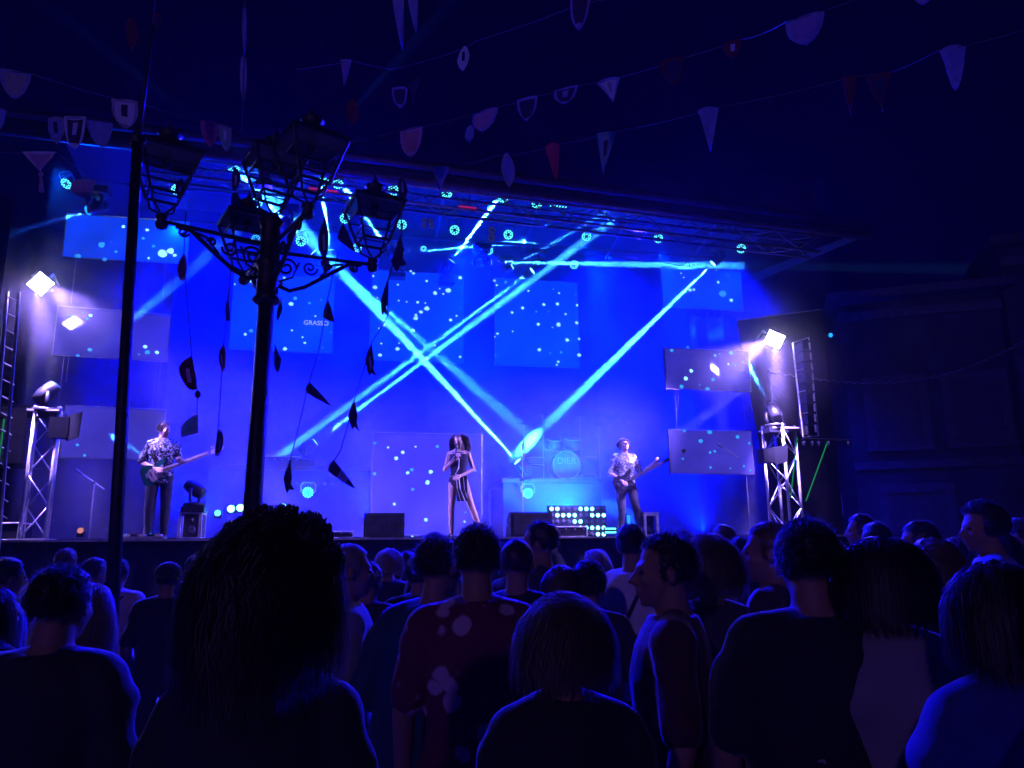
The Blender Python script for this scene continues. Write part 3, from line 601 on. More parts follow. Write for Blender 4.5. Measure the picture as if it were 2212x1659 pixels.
kc = S(1224, 1005, 2.75); KR = (S(1224, 1005, 2.75) - S(1195, 1005, 2.75)).length
kc.z = zr2 + KR + .02
drum(kc + SV * .4, -SV, KR, .4, 'bass_drum'); text('DIER', 'lettering', kc - SV * .015 + UZ * KR * .28, .19, M_['alu'], dk, SU)
for x, z, r, h in ((-.2, .62, .15, .2), (.18, .64, .15, .2)): drum(kc + SU * x + UZ * (z - KR) + SV * .25, (UZ - SV * .35).normalized(), r, h, 'tom_drum')
drum(kc + SU * .58 + SV * .55 + UZ * (-.15), UZ, .2, .36, 'floor_tom'); drum(kc - SU * .5 + SV * .6 + UZ * .05, UZ, .18, .15, 'snare_drum')
for x, z in ((-.75, .95), (-.35, 1.15), (.45, 1.15), (.85, .95)):
    q = Vector((kc.x, kc.y, zr2)) + SU * x + SV * .5; MB().tube([q, q + UZ * (z + .25)], .012, 6).build('cymbal_stand', M_['alu'], dk)
    MB().lathe(q + UZ * (z + .25), (UZ - SV * .25 + SU * .1 * x).normalized(), [(0, .2), (.012, .06), (.03, .03)], 24).build('cymbal', cym, dk, True)
# blinder matrix: two panels of 5 x 5 lamps
lit = [(262,1240),(340,1238),(655,1248),(730,1248),(808,1250),(338,1322),(415,1325),(493,1325),(570,1325),(803,1330),(880,1335),(958,1335),(573,1410),(650,1412),(655,1495),(730,1495),(808,1495),(882,1498),(958,1498),(885,1582),(958,1582)]
gx = [262 + 77.5 * i for i in range(10)]; gy = [1242, 1327, 1411, 1496, 1581]
on = {(min(range(10), key=lambda i: abs(gx[i] - x)), min(range(5), key=lambda j: abs(gy[j] - y))) for x, y in lit}
vp = lambda x, y: ((x / 5.3525 + 1330) * .8641, (y / 5.3525 + 1040) * .8641)
for pnl in (0, 1):
    cx, cyy = vp(gx[pnl * 5 + 2], gy[2]); c = S(cx, cyy, 1.35); w = (S(*vp(gx[4] + 40, 1400), 1.35) - S(*vp(gx[0] - 40, 1400), 1.35)).length
    t = thing('matrix_blinder', 'lamp matrix panel with scattered cyan lamps, %s of the pair by the bassist' % ('left', 'right')[pnl], 'stage light', c, group='lamp matrix panels on the stage floor')
    MB().box(c + SV * .05, (w, .08, w * 1.05), SU, SV).build('housing', M_['black'], t)
    for i in range(5):
        for j in range(5):
            q = S(*vp(gx[pnl * 5 + i], gy[j]), 1.35); q = q - SV * .0
            MB().lathe(q, -SV, [(0, .036), (.01, .034), (.018, .02)], 12).build('lamp', M_['cyanhot'] if (pnl * 5 + i, j) in on else M_['glass'], t)
lb = S(1319, 1146, 1.2); t = thing('led_bar', 'double cyan bar light at the foot of the lamp matrix', 'stage light', lb)
MB().box(lb + SV * .03, (.24, .04, .12), SU, SV).build('housing', M_['black'], t)
for z in (.032, -.032): MB().box(lb + UZ * z, (.2, .012, .028), SU, SV).build('lamp', M_['cyan'], t)
t = thing('par_pair', 'pair of bright cyan lamps on the stage floor left of the lamp post', 'stage light', S(505, 1097, 1.5))
for px, py in ((499, 1099), (519, 1097)): q = S(px, py, 1.5); MB().lathe(q, -SV, [(0, .06), (.02, .05)], 14).build('lens', M_['cyanhot'], t); MB().box(q + SV * .06, (.15, .1, .15), SU, SV).build('housing', M_['black'], t)
for px, py, lb_ in ((470, 1108, 'cyan lamp on the stage floor right of the cube stand'), (612, 1094, 'cyan lamp on the stage floor just right of the lamp post')):
    q = S(px, py, 1.3); t = thing('floor_lamp', lb_, 'stage light', q); MB().lathe(q, -SV, [(0, .05), (.02, .04)], 14).build('lens', M_['cyan'], t); MB().box(q + SV * .06 - UZ * .02, (.12, .1, .14), SU, SV).build('housing', M_['black'], t)
for px in (1366, 1392):  # added lamps, standing in for the cyan background light between the legs
    q = S(px - 8, 1124, 2.0); t = thing('floor_lamp', 'upright cyan lamp on the floor %s the bassist legs' % ('left behind' if px < 1380 else 'right behind'), 'stage light', q)
    MB().box(q, (.06, .02, .2), SU, SV).build('lens', M_['bluelens'], t); MB().box(q + SV * .06, (.1, .09, .24), SU, SV).build('housing', M_['black'], t)
# cube stands
def cube_stand(px0, px1, py0, d, label):
    a, b = S(px0, 1160, d), S(px1, 1160, d); zt = S((px0 + px1) / 2, py0, d).z; w = (b - a).dot(SU); c = (a + b) / 2; c.z = ZS; h = zt - ZS; g = .045
    t = thing('cube_stand', label, 'stand', c, group='white framed cube stands')
    for i in (-1, 1):
        for j in (0, 1): MB().box(c + SU * i * (w / 2 - g / 2) + SV * j * w + UZ * h / 2, (g, g, h), SU, SV).build('post', M_['white'], t)
        for z in (g / 2 + .002, h - g / 2 - .002): MB().box(c + SU * i * (w / 2 - g / 2) + SV * w / 2 + UZ * z, (g * .96, w - g, g * .96), SU, SV).build('rail', M_['white'], t)
    for j in (0, 1):
        for z in (g / 2 + .002, h - g / 2 - .002): MB().box(c + SV * j * w + UZ * z, (w - 2 * g, g * .96, g * .96), SU, SV).build('rail', M_['white'], t)
    MB().box(c + UZ * (h + .006) + SV * w / 2, (w + .02, w + .06, .012), SU, SV).build('top', M_['white'], t)
    MB().box(c + SV * (w / 2 + .05) + UZ * h * .48, (w * .66, w * .6, h * .8), SU, SV).build('inner_box', M_['black'], t)
    MB().lathe(c + SV * (w * .2 + .03) + UZ * h * .36, -SV, [(0, w * .2), (.02, w * .14), (.01, w * .05)], 20).build('cone', M_['glass'], t, True)
    MB().lathe(c + SV * (w * .2 + .03) + UZ * h * .7, -SV, [(0, w * .1), (.015, w * .04)], 16).build('small_cone', M_['glass'], t, True)
cube_stand(382, 434, 1104, .8, 'white cube stand under the moving head beside the guitarist'); cube_stand(1392, 1424, 1108, 1.0, 'white cube stand with a speaker cone right of the bassist')
def micstand(px, py, d, bx, tx, ty, label):
    c = S(bx, 1158, d); c.z = ZS; top = S(px, py, d); tip = S(tx, ty, d - .1); t = thing('microphone_stand', label, 'microphone stand', c)
    MB().lathe(c, UZ, [(0, .13), (.02, .12), (.03, .02)], 16).build('foot', M_['black'], t)
    MB().tube([c, Vector((c.x, c.y, top.z))], .011, 6).build('pole', M_['steel'], t)
    e = Vector((c.x, c.y, top.z)); dd = (tip - e).normalized()
    MB().tube([e - dd * .18, tip], .009, 6).build('boom', M_['alu'], t); MB().cap(tip, tip + dd * .11, .013, .022, 8).build('microphone', M_['steel'], t)
    MB().ball(e, .022, 8, 6).build('joint', M_['black'], t)
micstand(1622, 1001, .7, 1622, 1562, 967, 'boom microphone stand in front of the lower right panel')
micstand(190, 1042, .9, 192, 178, 1024, 'short microphone stand behind the left truss tower')
micstand(1130, 1035, 1.9, 1130, 1129, 972, 'thin upright microphone stand left of the drum kit')
t = thing('pedal_board', 'row of guitar effect pedals on the stage lip', 'pedal board', S(308, 1163, .15))
q = S(308, 1160, .15); q.z = ZS + .004
MB().box(q + UZ * .02, (.62, .22, .035), SU, SV).build('board', M_['steel'], t)
for k in range(5):
    e = q + SU * (-.22 + .11 * k) + UZ * .055; MB().box(e, (.08, .12, .035), SU, SV).build('pedal', M_['black'] if k % 2 else M_['white'], t)
    MB().lathe(e + UZ * .018 - SV * .02, UZ, [(0, .008), (.012, .008)], 6).build('pilot_light', M_['red'] if k in (1, 2, 4) else M_['bluelens'], t)
t = thing('small_spot', 'small amber lit spot on the stage floor near the left tower', 'stage light', S(174, 1148, .5)); q = S(174, 1146, .5)
MB().lathe(q, (-SV + UZ * .3).normalized(), [(-.12, .05), (0, .06), (.005, .05)], 12).build('housing', M_['black'], t); MB().lathe(q - SV * .01, (-SV + UZ * .3).normalized(), [(0.0, .045), (.008, .04)], 12).build('lens', lamp_mat('dim_amber', (.8, .3, .25), .8), t); MB().box(q + SV * .05 - UZ * .07, (.1, .1, .05), SU, SV).build('foot', M_['black'], t)
# cables on the deck
for k, pts in enumerate((((60, .3), (120, .7), (200, .4), (250, .6)), ((350, .3), (385, .2), (430, .5), (520, .3)), ((730, .3), (790, .2), (900, .5), (1100, .2)), ((1430, .4), (1500, .8), (1580, .4), (1700, .5)))):
    ps = []
    for i in range(len(pts) - 1):
        for f in range(6):
            x = pts[i][0] + (pts[i + 1][0] - pts[i][0]) * f / 6; d = pts[i][1] + (pts[i + 1][1] - pts[i][1]) * f / 6 + .06 * math.sin(f * 1.1 + i)
            q = S(x, 1160, d); q.z = ZS + .012; ps.append(q)
    tag(MB().tube(ps, .009, 5).build('stage_cable', M_['black'], None, True, origin=ps[0]), 'black cable lying on the stage %s' % ('by the left tower', 'behind the pedals', 'between the two wedge monitors', 'right of the bassist')[k], 'cable', 'cables lying on the stage')
# ---------------------------------------------------------------- line array and rigging at the right
fr = thing('speaker_frame', 'ladder shaped aluminium frame holding the flown speakers at the right', 'frame', S(1740, 940, -.3))
A0, A1, B0, B1 = S(1712, 741, -.3), S(1735, 944, -.3), S(1747, 729, .1), S(1768, 941, .1)
for p, q in ((A0, A1), (B0, B1)): MB().tube([p, q], .014, 6).build('rail', M_['alu'], fr)
for f in (0, .3, .53, .76, 1): MB().tube([A0.lerp(A1, f), B0.lerp(B1, f)], .012, 6).build('rung', M_['alu'], fr)
la = thing('line_array', 'curved hanging column of small speakers inside the right frame', 'loudspeaker', S(1738, 735, -.05))
for k in range(9):
    q = S(1733 + 3 * k * .5 + 2 * math.sin(k * .4), 752 + 22 * k, .0); MB().box(q, (.17, .3, .165), SU, (SV + UZ * (.05 * (k - 3))).normalized(), UZ).build('speaker_box', M_['black'], la)
    MB().box(q - SV * .155 + SU * .05, (.03, .012, .13), SU, SV).build('side_bracket', M_['alu'], la)
lr = thing('lamp_bar', 'dark bar with small hanging lamps under the right speaker frame', 'lamp bar', S(1735, 948, -.4))
MB().tube([S(1733, 948, -.4), S(1840, 951, -.4)], .02, 6).build('bar', M_['black'], lr)
for x in (1737, 1755, 1769, 1790, 1832): q = S(x, 958, -.4); MB().ball(q, (.03, .03, .05), 8, 6).build('bulb', M_['glass'], lr); MB().tube([q, q + UZ * .08], .008, 5).build('stem', M_['black'], lr)
# left scaffold
sf = thing('scaffold', 'narrow scaffold ladder at the far left edge beside the stage', 'scaffold', S(10, 1150, -.5))
for x0, x1 in ((16, -8), (42, 14)): MB().tube([S(x0, 630, -.5), Vector((*S(x1, 1150, -.5).xy, .02))], .022, 6).build('pole', M_['steel'], sf)
for k in range(14): a = S(14 - 1.5 * k, 640 + 36 * k, -.5); b = S(40 - 1.9 * k, 652 + 36 * k, -.5); MB().tube([a, b], .012, 5).build('rung', M_['steel'], sf)
# right dark cloth with top pole
ct = thing('side_cover', 'dark cloth screen with a thin top pole behind the right floodlight', 'cover', S(1680, 1150, 1.0))
q0, q1 = S(1590, 692, 1.1), S(1776, 668, 1.1)
MB().tube([q0, q1], .014, 6).build('top_pole', M_['steel'], ct)
slab(q0, q1, Vector((q1.x, q1.y, ZS)), Vector((S(1640, 690, 1.1).x, S(1640, 690, 1.1).y, ZS)), .01, 'cloth', M_['black_cloth'], ct)
# thin glowing green rods, cable, small pole, blue star lamp
for a, b, l in (((1788, 953), (1741, 1082), 'long green light stick hanging under the right lamp bar'), ((1722, 945), (1708, 1075), 'thin green light stick behind the right truss tower'), ((9, 905), (-2, 995), 'green light stick at the left edge of the stage')):
    tag(MB().tube([S(*a, -.1), S(*b, -.1)], .010, 6).build('light_stick', M_['green'], None, origin=S(*a, -.1)), l, 'light stick', 'green light sticks')
pb = thing('festoon_mast', 'thin metal mast rising behind the right truss tower', 'mast', S(1672, 940, .6))
MB().tube([S(1676, 945, .6), S(1661, 796, .6)], .014, 6).build('pole', M_['steel'], pb); MB().ball(S(1661, 800, .6), .03, 8, 6).build('hook', M_['steel'], pb)
pts = []; c0, c1 = S(1662, 803, .6), P(2345, 655, 17.0)
for i in range(41): f = i / 40; p = c0.lerp(c1, f); p.z -= .95 * math.sin(math.pi * f) * (1 - .25 * f); pts.append(p)
cab = thing('festoon_cable', 'twisted pale cable sagging from the right mast across the dark street', 'cable', c0)
MB().tube(pts, .012, 6).build('rope', M_['cord'], cab)
tw = MB()
for i in range(0, 200):
    f = i / 200; k = f * 40; j = int(k); p = pts[j].lerp(pts[min(j + 1, 40)], k - j); tw.ball(p + UZ * .009 * math.sin(i * 1.4), .013, 5, 4)
tag(tw.build('twist', M_['white'], cab), kind='stuff')
q = S(1794, 724, 1.5); t = thing('blue_lamp', 'tiny blue lamp glowing beyond the right floodlight', 'stage light', q); MB().ball(q, .045, 8, 6).build('bulb', M_['bluelens'], t); MB().box(q - SU * .12, (.16, .02, .02), SU, SV).build('arm', M_['black'], t)
# ---------------------------------------------------------------- poles and the five-lantern lamp post
pl = thing('steel_pole', 'tall dark steel pole with a pale edge left of the lamp post', 'pole', (P(238, 1300, 4.5).x, P(238, 1300, 4.5).y, 0))
pt = P(297, 300, 4.5); pbm = P(244, 1270, 4.5); dz = (pt - pbm) / (pt.z - pbm.z)
MB().tube([pbm - dz * pbm.z, pt], .045, 14, .030).build('tube', M_['iron'], pl, True); MB().lathe(pbm - dz * pbm.z, UZ, [(0, .12), (.03, .11), (.05, .05)], 16).build('foot', M_['iron'], pl)
MB().lathe(pt, UZ, [(-.04, .05), (0, .055), (.03, .03), (.05, .03)], 14).build('top_cap', M_['iron'], pl)
MB().tube([pt, P(331, 58, 4.5)], .017, 8, .012).build('upper_rod', M_['iron'], pl, True)
LC = Vector((-1.87, 6.03, 0)); tilt = (P(588, 470, 6.03) - P(546, 1090, 6.03)); tilt = tilt / tilt.z
foot = P(546, 1090, 6.03); foot = foot - tilt * foot.z
lp = thing('street_lamp', 'ornate black cast iron lamp post with five square lanterns', 'street lamp', foot)
def at(z): return foot + tilt * z
ZT = P(585, 465, 6.03).z
MB().tube([at(.0), at(.9), at(1.0), at(2.0), at(ZT - .75)], lambda f: .11 if f < .2 else .078 - .012 * f, 16).build('column', M_['iron'], lp, True)
MB().lathe(at(0), UZ, [(0, .26), (.12, .25), (.16, .17), (.55, .15), (.7, .19), (.78, .12), (.9, .1)], 16).build('pedestal', M_['iron'], lp, True)
MB().lathe(at(ZT - .78), UZ, [(0, .085), (.03, .12), (.07, .09), (.3, .085), (.34, .115), (.38, .085), (.66, .08), (.72, .105), (.78, .06)], 16).build('hub', M_['iron'], lp, True)
HA = 2.39; CTR = at(ZT - .3)
ends = {'left': P(350, 478, 5.58), 'right': P(805, 572, 6.41), 'near': P(665, 455, 5.375), 'far': P(527, 600, 6.71)}
def scroll(mb, c, X, Z, r, turns, r0, flip=1, n=26, th=.011):
    mb.tube([Vector(c) + X * (r * (1 - f) + r0 * f) * math.cos(flip * 2 * math.pi * turns * f) + Z * (r * (1 - f) + r0 * f) * math.sin(flip * 2 * math.pi * turns * f) for f in [i / n for i in range(n + 1)]], th, 6)
def lantern(base, X, lab=None):
    """square lantern standing on base; X one of its horizontal axes"""
    X = X.normalized(); Y = UZ.cross(X); ln = bpy.data.objects.new('lantern', None); COL.objects.link(ln); ln.parent = lp; ln.location = base - lp.location
    b = Vector(base); hb, ht, hr, w0, w1 = .16, .50, .60, .115, .215
    def corner(i, j, w, z): return b + X * i * w + Y * j * w + UZ * z
    cs = [(1, 1), (-1, 1), (-1, -1), (1, -1)]
    fr_ = MB()
    for q in range(4):
        i, j = cs[q]; i2, j2 = cs[(q + 1) % 4]
        fr_.tube([corner(i, j, w0, hb), corner(i, j, w1, ht)], .013, 6)
        for w, z, r in ((w0, hb, .012), (w0 + .02, hb + .075, .006), (w1, ht, .014), (w1 - .03, ht - .12, .008)): fr_.tube([corner(i, j, w, z), corner(i2, j2, w, z)], r, 6)
        fr_.tube([b + UZ * .0, corner(i, j, w0 * .75, .07), corner(i, j, w0 * .9, hb)], .009, 6)
    o = fr_.build('frame', M_['iron'], ln)
    for q in range(4):
        i, j = cs[q]; i2, j2 = cs[(q + 1) % 4]; g = MB(); wq = w1 - .028
        p4 = [corner(i, j, wq, ht - .125), corner(i2, j2, wq, ht - .125), corner(i2, j2, w1 - .008, ht - .02), corner(i, j, w1 - .008, ht - .02)]
        ctr = sum(p4, Vector()) / 4; inn = (b + UZ * ht * .9 - ctr).normalized() * .004
        g.add(p4 + [p + inn for p in p4], [(0, 1, 2, 3), (7, 6, 5, 4), (0, 4, 5, 1), (1, 5, 6, 2), (2, 6, 7, 3), (3, 7, 4, 0)]); g.build('pane', M_['pane'], ln)
    rr = MB(); prof = [(ht, w1 + .018), (ht + .02, w1 + .012), (ht + .07, w1 * .68), (ht + .11, w1 * .42), (ht + .13, w1 * .34)]
    vs = [corner(i, j, w, z) for z, w in prof for i, j in cs]; n = len(prof)
    rr.add(vs, [(k * 4 + q, k * 4 + (q + 1) % 4, (k + 1) * 4 + (q + 1) % 4, (k + 1) * 4 + q) for k in range(n - 1) for q in range(4)] + [(3, 2, 1, 0), tuple((n - 1) * 4 + q for q in range(4))])
    rr.build('roof', M_['iron'], ln)
    MB().lathe(b, UZ, [(ht + .13, .075), (ht + .17, .075), (ht + .19, .095), (ht + .205, .04), (ht + .24, .03), (ht + .27, .012), (ht + .32, .003)], 12).build('finial', M_['iron'], ln, True)
    MB().lathe(b, UZ, [(ht - .10, .02), (ht - .04, .04), (ht + .01, .04)], 12).build('bulb_holder', M_['iron'], ln, True)
M_['pane'] = mat('lantern_glass', (.3, .3, .4), .3); nt = M_['pane'].node_tree; tb = nt.nodes.new('ShaderNodeBsdfTransparent'); tb.inputs[0].default_value = (.85, .88, .95, 1); mx = nt.nodes.new('ShaderNodeMixShader'); mx.inputs[0].default_value = .86
nt.links.new(nt.nodes['Principled BSDF'].outputs[0], mx.inputs[1]); nt.links.new(tb.outputs[0], mx.inputs[2]); nt.links.new(mx.outputs[0], nt.nodes['Material Output'].inputs[0])
for nm, e in ends.items():
    e = Vector((e.x, e.y, e.z)); top = Vector((CTR.x, CTR.y, e.z - .02)); d = (e - top); L = d.length; X = Vector((d.x, d.y, 0)).normalized()
    a = bpy.data.objects.new('bracket_arm', None); COL.objects.link(a); a.parent = lp; a.location = top - lp.location
    MB().tube([top, top.lerp(e, .5), e], .017, 8).build('top_bar', M_['iron'], a)
    low = top - UZ * .26
    MB().tube([low, low + X * L * .2 - UZ * .06, low + X * L * .34 - UZ * .01, low + X * L * .5 + UZ * .09, e - X * .22 - UZ * .035, e - X * .1 - UZ * .02], .018, 8).build('lower_bar', M_['iron'], a, True)
    sc_ = MB()
    scroll(sc_, low + X * L * .16 + UZ * .14, X, UZ, .085, 1.5, .012); scroll(sc_, low + X * L * .38 + UZ * .165, X, UZ, .065, 1.5, .01, -1)
    scroll(sc_, low + X * L * .55 + UZ * .19, X, UZ, .035, 1.3, .008); scroll(sc_, e - X * .16 - UZ * .055, -X, -UZ, .04, 1.4, .008)
    sc_.tube([low + X * L * .08, low + X * L * .22 + UZ * .06, low + X * L * .28 + UZ * .2], .01, 6); sc_.tube([low + X * L * .48 + UZ * .1, low + X * L * .6 + UZ * .22, low + X * L * .7 + UZ * .24], .01, 6)
    sc_.build('scrollwork', M_['iron'], a, True)
    MB().lathe(e - UZ * .07, UZ, [(0, .012), (.015, .04), (.05, .05), (.075, .035), (.09, .048), (.115, .05), (.13, .03)], 14).build('knob', M_['iron'], a, True)
    lantern(e + UZ * .05, Matrix.Rotation(R(45 - 45), 3, 'Z') @ X)
lantern(at(ZT) + UZ * .0, (Vector(ends['left']) - CTR))
# flower ornaments hung under the far arm
fb = MB(); q = Vector(ends['far']) + Vector((.25, -.2, -.02))
for k in range(26): fb.ball(q + Vector((random.uniform(-.12, .14), random.uniform(-.1, .1), random.uniform(-.12, .1))), (random.uniform(.01, .03),) * 3, 6, 4)
tag(fb.build('dried_flowers', mat('dried_flowers', (.3, .15, .12), .8), None, origin=q), 'small bunch of dried flowers hanging at the lamp post arms', 'flowers')
# ---------------------------------------------------------------- dark houses at the right
fac = mat('old_plaster', (.04, .033, .03), .85, scale=2, bump=.3, bscale=10); stone = mat('window_stone', (.075, .065, .06), .8, bump=.3, bscale=20); dkw = mat('dark_shutter', (.05, .04, .04), .6)
def house(x0, x1, y0, y1, h, label, wins, doors, name='house'):
    a, b = Vector((x0, y0, 0)), Vector((x1, y1, 0)); X = (b - a).normalized(); Y = UZ.cross(X); L = (b - a).length
    t = thing(name, label, 'house', a)
    MB().box(a + X * L / 2 + Y * 3 + UZ * h / 2, (L, 6, h), X, Y).build('wall', fac, t)
    MB().box(a + X * L / 2 + Y * 2.9 + UZ * (h + .1), (L + .5, 6.8, .2), X, Y).build('roof', dkw, t)
    MB().box(a + X * L / 2 - Y * .08 + UZ * (h - .35), (L, .16, .22), X, Y).build('cornice', stone, t)
    MB().box(a + X * L / 2 - Y * .05 + UZ * 3.55, (L, .1, .18), X, Y).build('string_course', stone, t)
    for f, z, w, hh in wins + doors:
        c = a + X * f * L + UZ * (z + hh / 2); g = .2
        fr_ = MB()
        for q in (-1, 1): fr_.box(c + X * q * (w / 2 + g / 2) - Y * .04, (g, .08, hh + (0 if z < .1 else 0)), X, Y)
        fr_.box(c + UZ * (hh / 2 + g / 2) - Y * .045, (w + 2 * g, .09, g), X, Y)
        if z > .1: fr_.box(c - UZ * (hh / 2 + .06) - Y * .08, (w + 2 * g + .1, .16, .12), X, Y)
        wn = fr_.build('window' if z > .1 else 'door', stone, t)
        MB().box(c + Y * .012 - Y * .02, (w, .04, hh), X, Y).build('shutter' if z > .1 else 'door_leaf', dkw, wn)
        if z > .1:
            for q in (-.25, .25): MB().box(c + X * q * w - Y * .02, (w * .42, .02, hh * .9), X, Y).build('louvre', dkw, wn)
    return t, X, Y
h1, X1, Y1 = house(8.2, 11.6, 18.6, 17.6, 7.6, 'dark plastered house with stone framed openings right of the stage', [(.30, 4.0, 1.0, 1.5), (.78, 4.0, 1.0, 1.5)], [(.36, 0, 1.2, 2.9)])
house(11.7, 15.6, 17.5, 16.2, 8.6, 'darker taller house at the far right with wide shuttered windows', [(.2, 4.1, 1.1, 1.6), (.6, 4.1, 1.1, 1.6)], [(.3, 0, 1.3, 2.8), (.7, 0, 1.0, 2.4)])
house(15.8, 20, 16.1, 13.5, 7.4, 'dark house beyond the right side of the square', [(.3, 4, 1, 1.5), (.7, 4, 1, 1.5)], [(.5, 0, 1.2, 2.6)])
q = P(1803, 1090, 16.5); ns = thing('notice', 'small pale notice board with a round sign beside the dark house', 'sign', Vector((q.x, q.y, 0)))
MB().box(q, (.32, .02, .44)).build('board', mat('notice_paper', (.35, .35, .38), .6), ns); MB().tube([Vector((q.x, q.y + .03, 0)), q + Vector((0, .03, .2))], .025).build('post', M_['steel'], ns)
MB().tube([q + Vector((.08 * math.cos(a), -.015, .08 * math.sin(a) + .04)) for a in [i * math.pi / 10 for i in range(21)]], .010, 5).build('ring', M_['black'], ns); MB().tube([q + Vector((-.055, -.016, .095)), q + Vector((.055, -.016, -.015))], .010, 5).build('bar', M_['black'], ns)
# ---------------------------------------------------------------- people
REM = []                                     # (object, voxel, smooth iterations) remeshed together at the end
def hash_(n): return sum(ord(ch) * (i + 3) for i, ch in enumerate(n)) % 97 * .37
def remesh_all():
    for o, vx, it in REM:
        m = o.modifiers.new('r', 'REMESH'); m.mode = 'VOXEL'; m.voxel_size = vx; m.use_smooth_shade = True
        m2 = o.modifiers.new('s', 'SMOOTH'); m2.iterations = it; m2.factor = .5
    dg = bpy.context.evaluated_depsgraph_get()
    new = [(o, bpy.data.meshes.new_from_object(o.evaluated_get(dg))) for o, _, _ in REM]
    for o, me in new:
        if o.name.split('.')[0] in ('shirt', 'trousers', 'shorts', 'dress'):
            n = len(me.vertices); co = np.empty(n * 3); no = np.empty(n * 3); me.vertices.foreach_get('co', co); me.vertex_normals.foreach_get('vector', no)
            co = co.reshape(-1, 3); no = no.reshape(-1, 3); x, y, z = co.T; s = hash_(o.parent.name); a = x * 9 + s; w = np.sin(y * 11 + s * 2) * 1.4
            f = np.sin(a * 2.2 + z * 14 + w + 1.5 * np.sin(z * 6 + s)) * .5 + np.sin(a * 4.1 - z * 21 + w * 1.3) * .35 + np.sin(z * 38 + a + 2 * np.sin(x * 13)) * .3
            g = np.clip(np.abs(x) * 5 - .1, .25, 1) * np.clip(1.5 - z * .35, .5, 1); co += no * ((np.sign(f) * np.abs(f) ** 1.2 * .011 + .005) * g)[:, None]; me.vertices.foreach_set('co', co.ravel()); me.update()
        old = o.data; nm = old.name; o.modifiers.clear(); o.data = me; bpy.data.meshes.remove(old); me.name = nm
def rot_head(c, yaw, pitch, roll=0):
    return Matrix.Translation(c) @ Matrix.Rotation(yaw, 4, 'Z') @ Matrix.Rotation(pitch, 4, 'X') @ Matrix.Rotation(roll, 4, 'Y')
def head_prims(mb, H, fine):
    def b(c, r): mb.ball(H @ Vector(c), r, 14, 10, rot=H.to_3x3())
    b((0, -.012, .035), (.074, .094, .086)); b((0, .028, -.028), (.058, .062, .082)); b((0, .032, -.072), (.046, .048, .038)); b((0, .068, -.093), (.02, .018, .017))
    mb.cap(H @ Vector((0, .088, .012)), H @ Vector((0, .113, -.024)), .008, .0125, 8); b((0, .100, -.028), (.018, .014, .010))
    mb.cap(H @ Vector((-.036, .074, .026)), H @ Vector((-.010, .084, .022)), .011, .012, 8); mb.cap(H @ Vector((.036, .074, .026)), H @ Vector((.010, .084, .022)), .011, .012, 8)
    b((0, .090, -.054), (.023, .012, .0075)); b((0, .087, -.066), (.019, .012, .0085))
    for q in (-1, 1):
        b((q * .036, .058, -.022), (.024, .026, .024)); b((q * .077, -.008, -.005), (.010, .019, .032)); b((q * .028, .073, .004), (.016, .013, .010))
def hand(mb, w, d, n, s=1.0, curl=.5, grip=False):
    """palm at the wrist w pointing along d with palm normal n"""
    d = d.normalized(); n = (n - d * n.dot(d)).normalized(); x = d.cross(n)
    mb.cap(w + d * .01, w + d * .035, .026, .030, 10); 
    for k in (-1, 0, 1): mb.cap(w + d * .03 + x * k * .018, w + d * .085 + x * k * .022, .016, .014, 8)
    for k, (L, o) in enumerate(((.062, -.030), (.074, -.0105), (.069, .0105), (.052, .029))):
        p = w + d * .088 + x * o * 1.1; q = p; dd = d.copy(); 
        for j, f in enumerate((.45, .32, .25)):
            c = curl * (1.0 if grip else .45) * (.6 + .5 * j); dd = (dd * math.cos(c) + n * math.sin(c)).normalized(); n2 = n
            e = q + dd * L * f; mb.cap(q, e, .0098 - .0008 * j, .0092 - .0008 * j, 8); q = e
    t0 = w + d * .03 - x * .026; t1 = t0 + (d * .5 - x * .75 + n * .3).normalized() * .036; mb.cap(t0, t1, .0135, .011, 8); mb.cap(t1, t1 + (d * .9 - x * .15 + n * .45).normalized() * .03, .011, .0095, 8)
ARMS = {'down': lambda q: ((q * .245, -.02, 1.13), (q * .25, .05, .875)), 'cross': lambda q: ((q * .25, .02, 1.14), (-q * .08, .19, 1.16 + .03 * q)),
        'bent': lambda q: ((q * .25, -.03, 1.13), (q * .14, .22, 1.10)), 'drink': lambda q: ((q * .25, .03, 1.14), (q * .13, .23, 1.30)),
        'phone': lambda q: ((q * .24, .1, 1.2), (q * .12, .3, 1.42)), 'up': lambda q: ((q * .30, .12, 1.52), (q * .22, .22, 1.78)), 'hip': lambda q: ((q * .33, -.06, 1.15), (q * .17, .03, 1.0))}
def lerp(a, b, f): return a + (b - a) * f
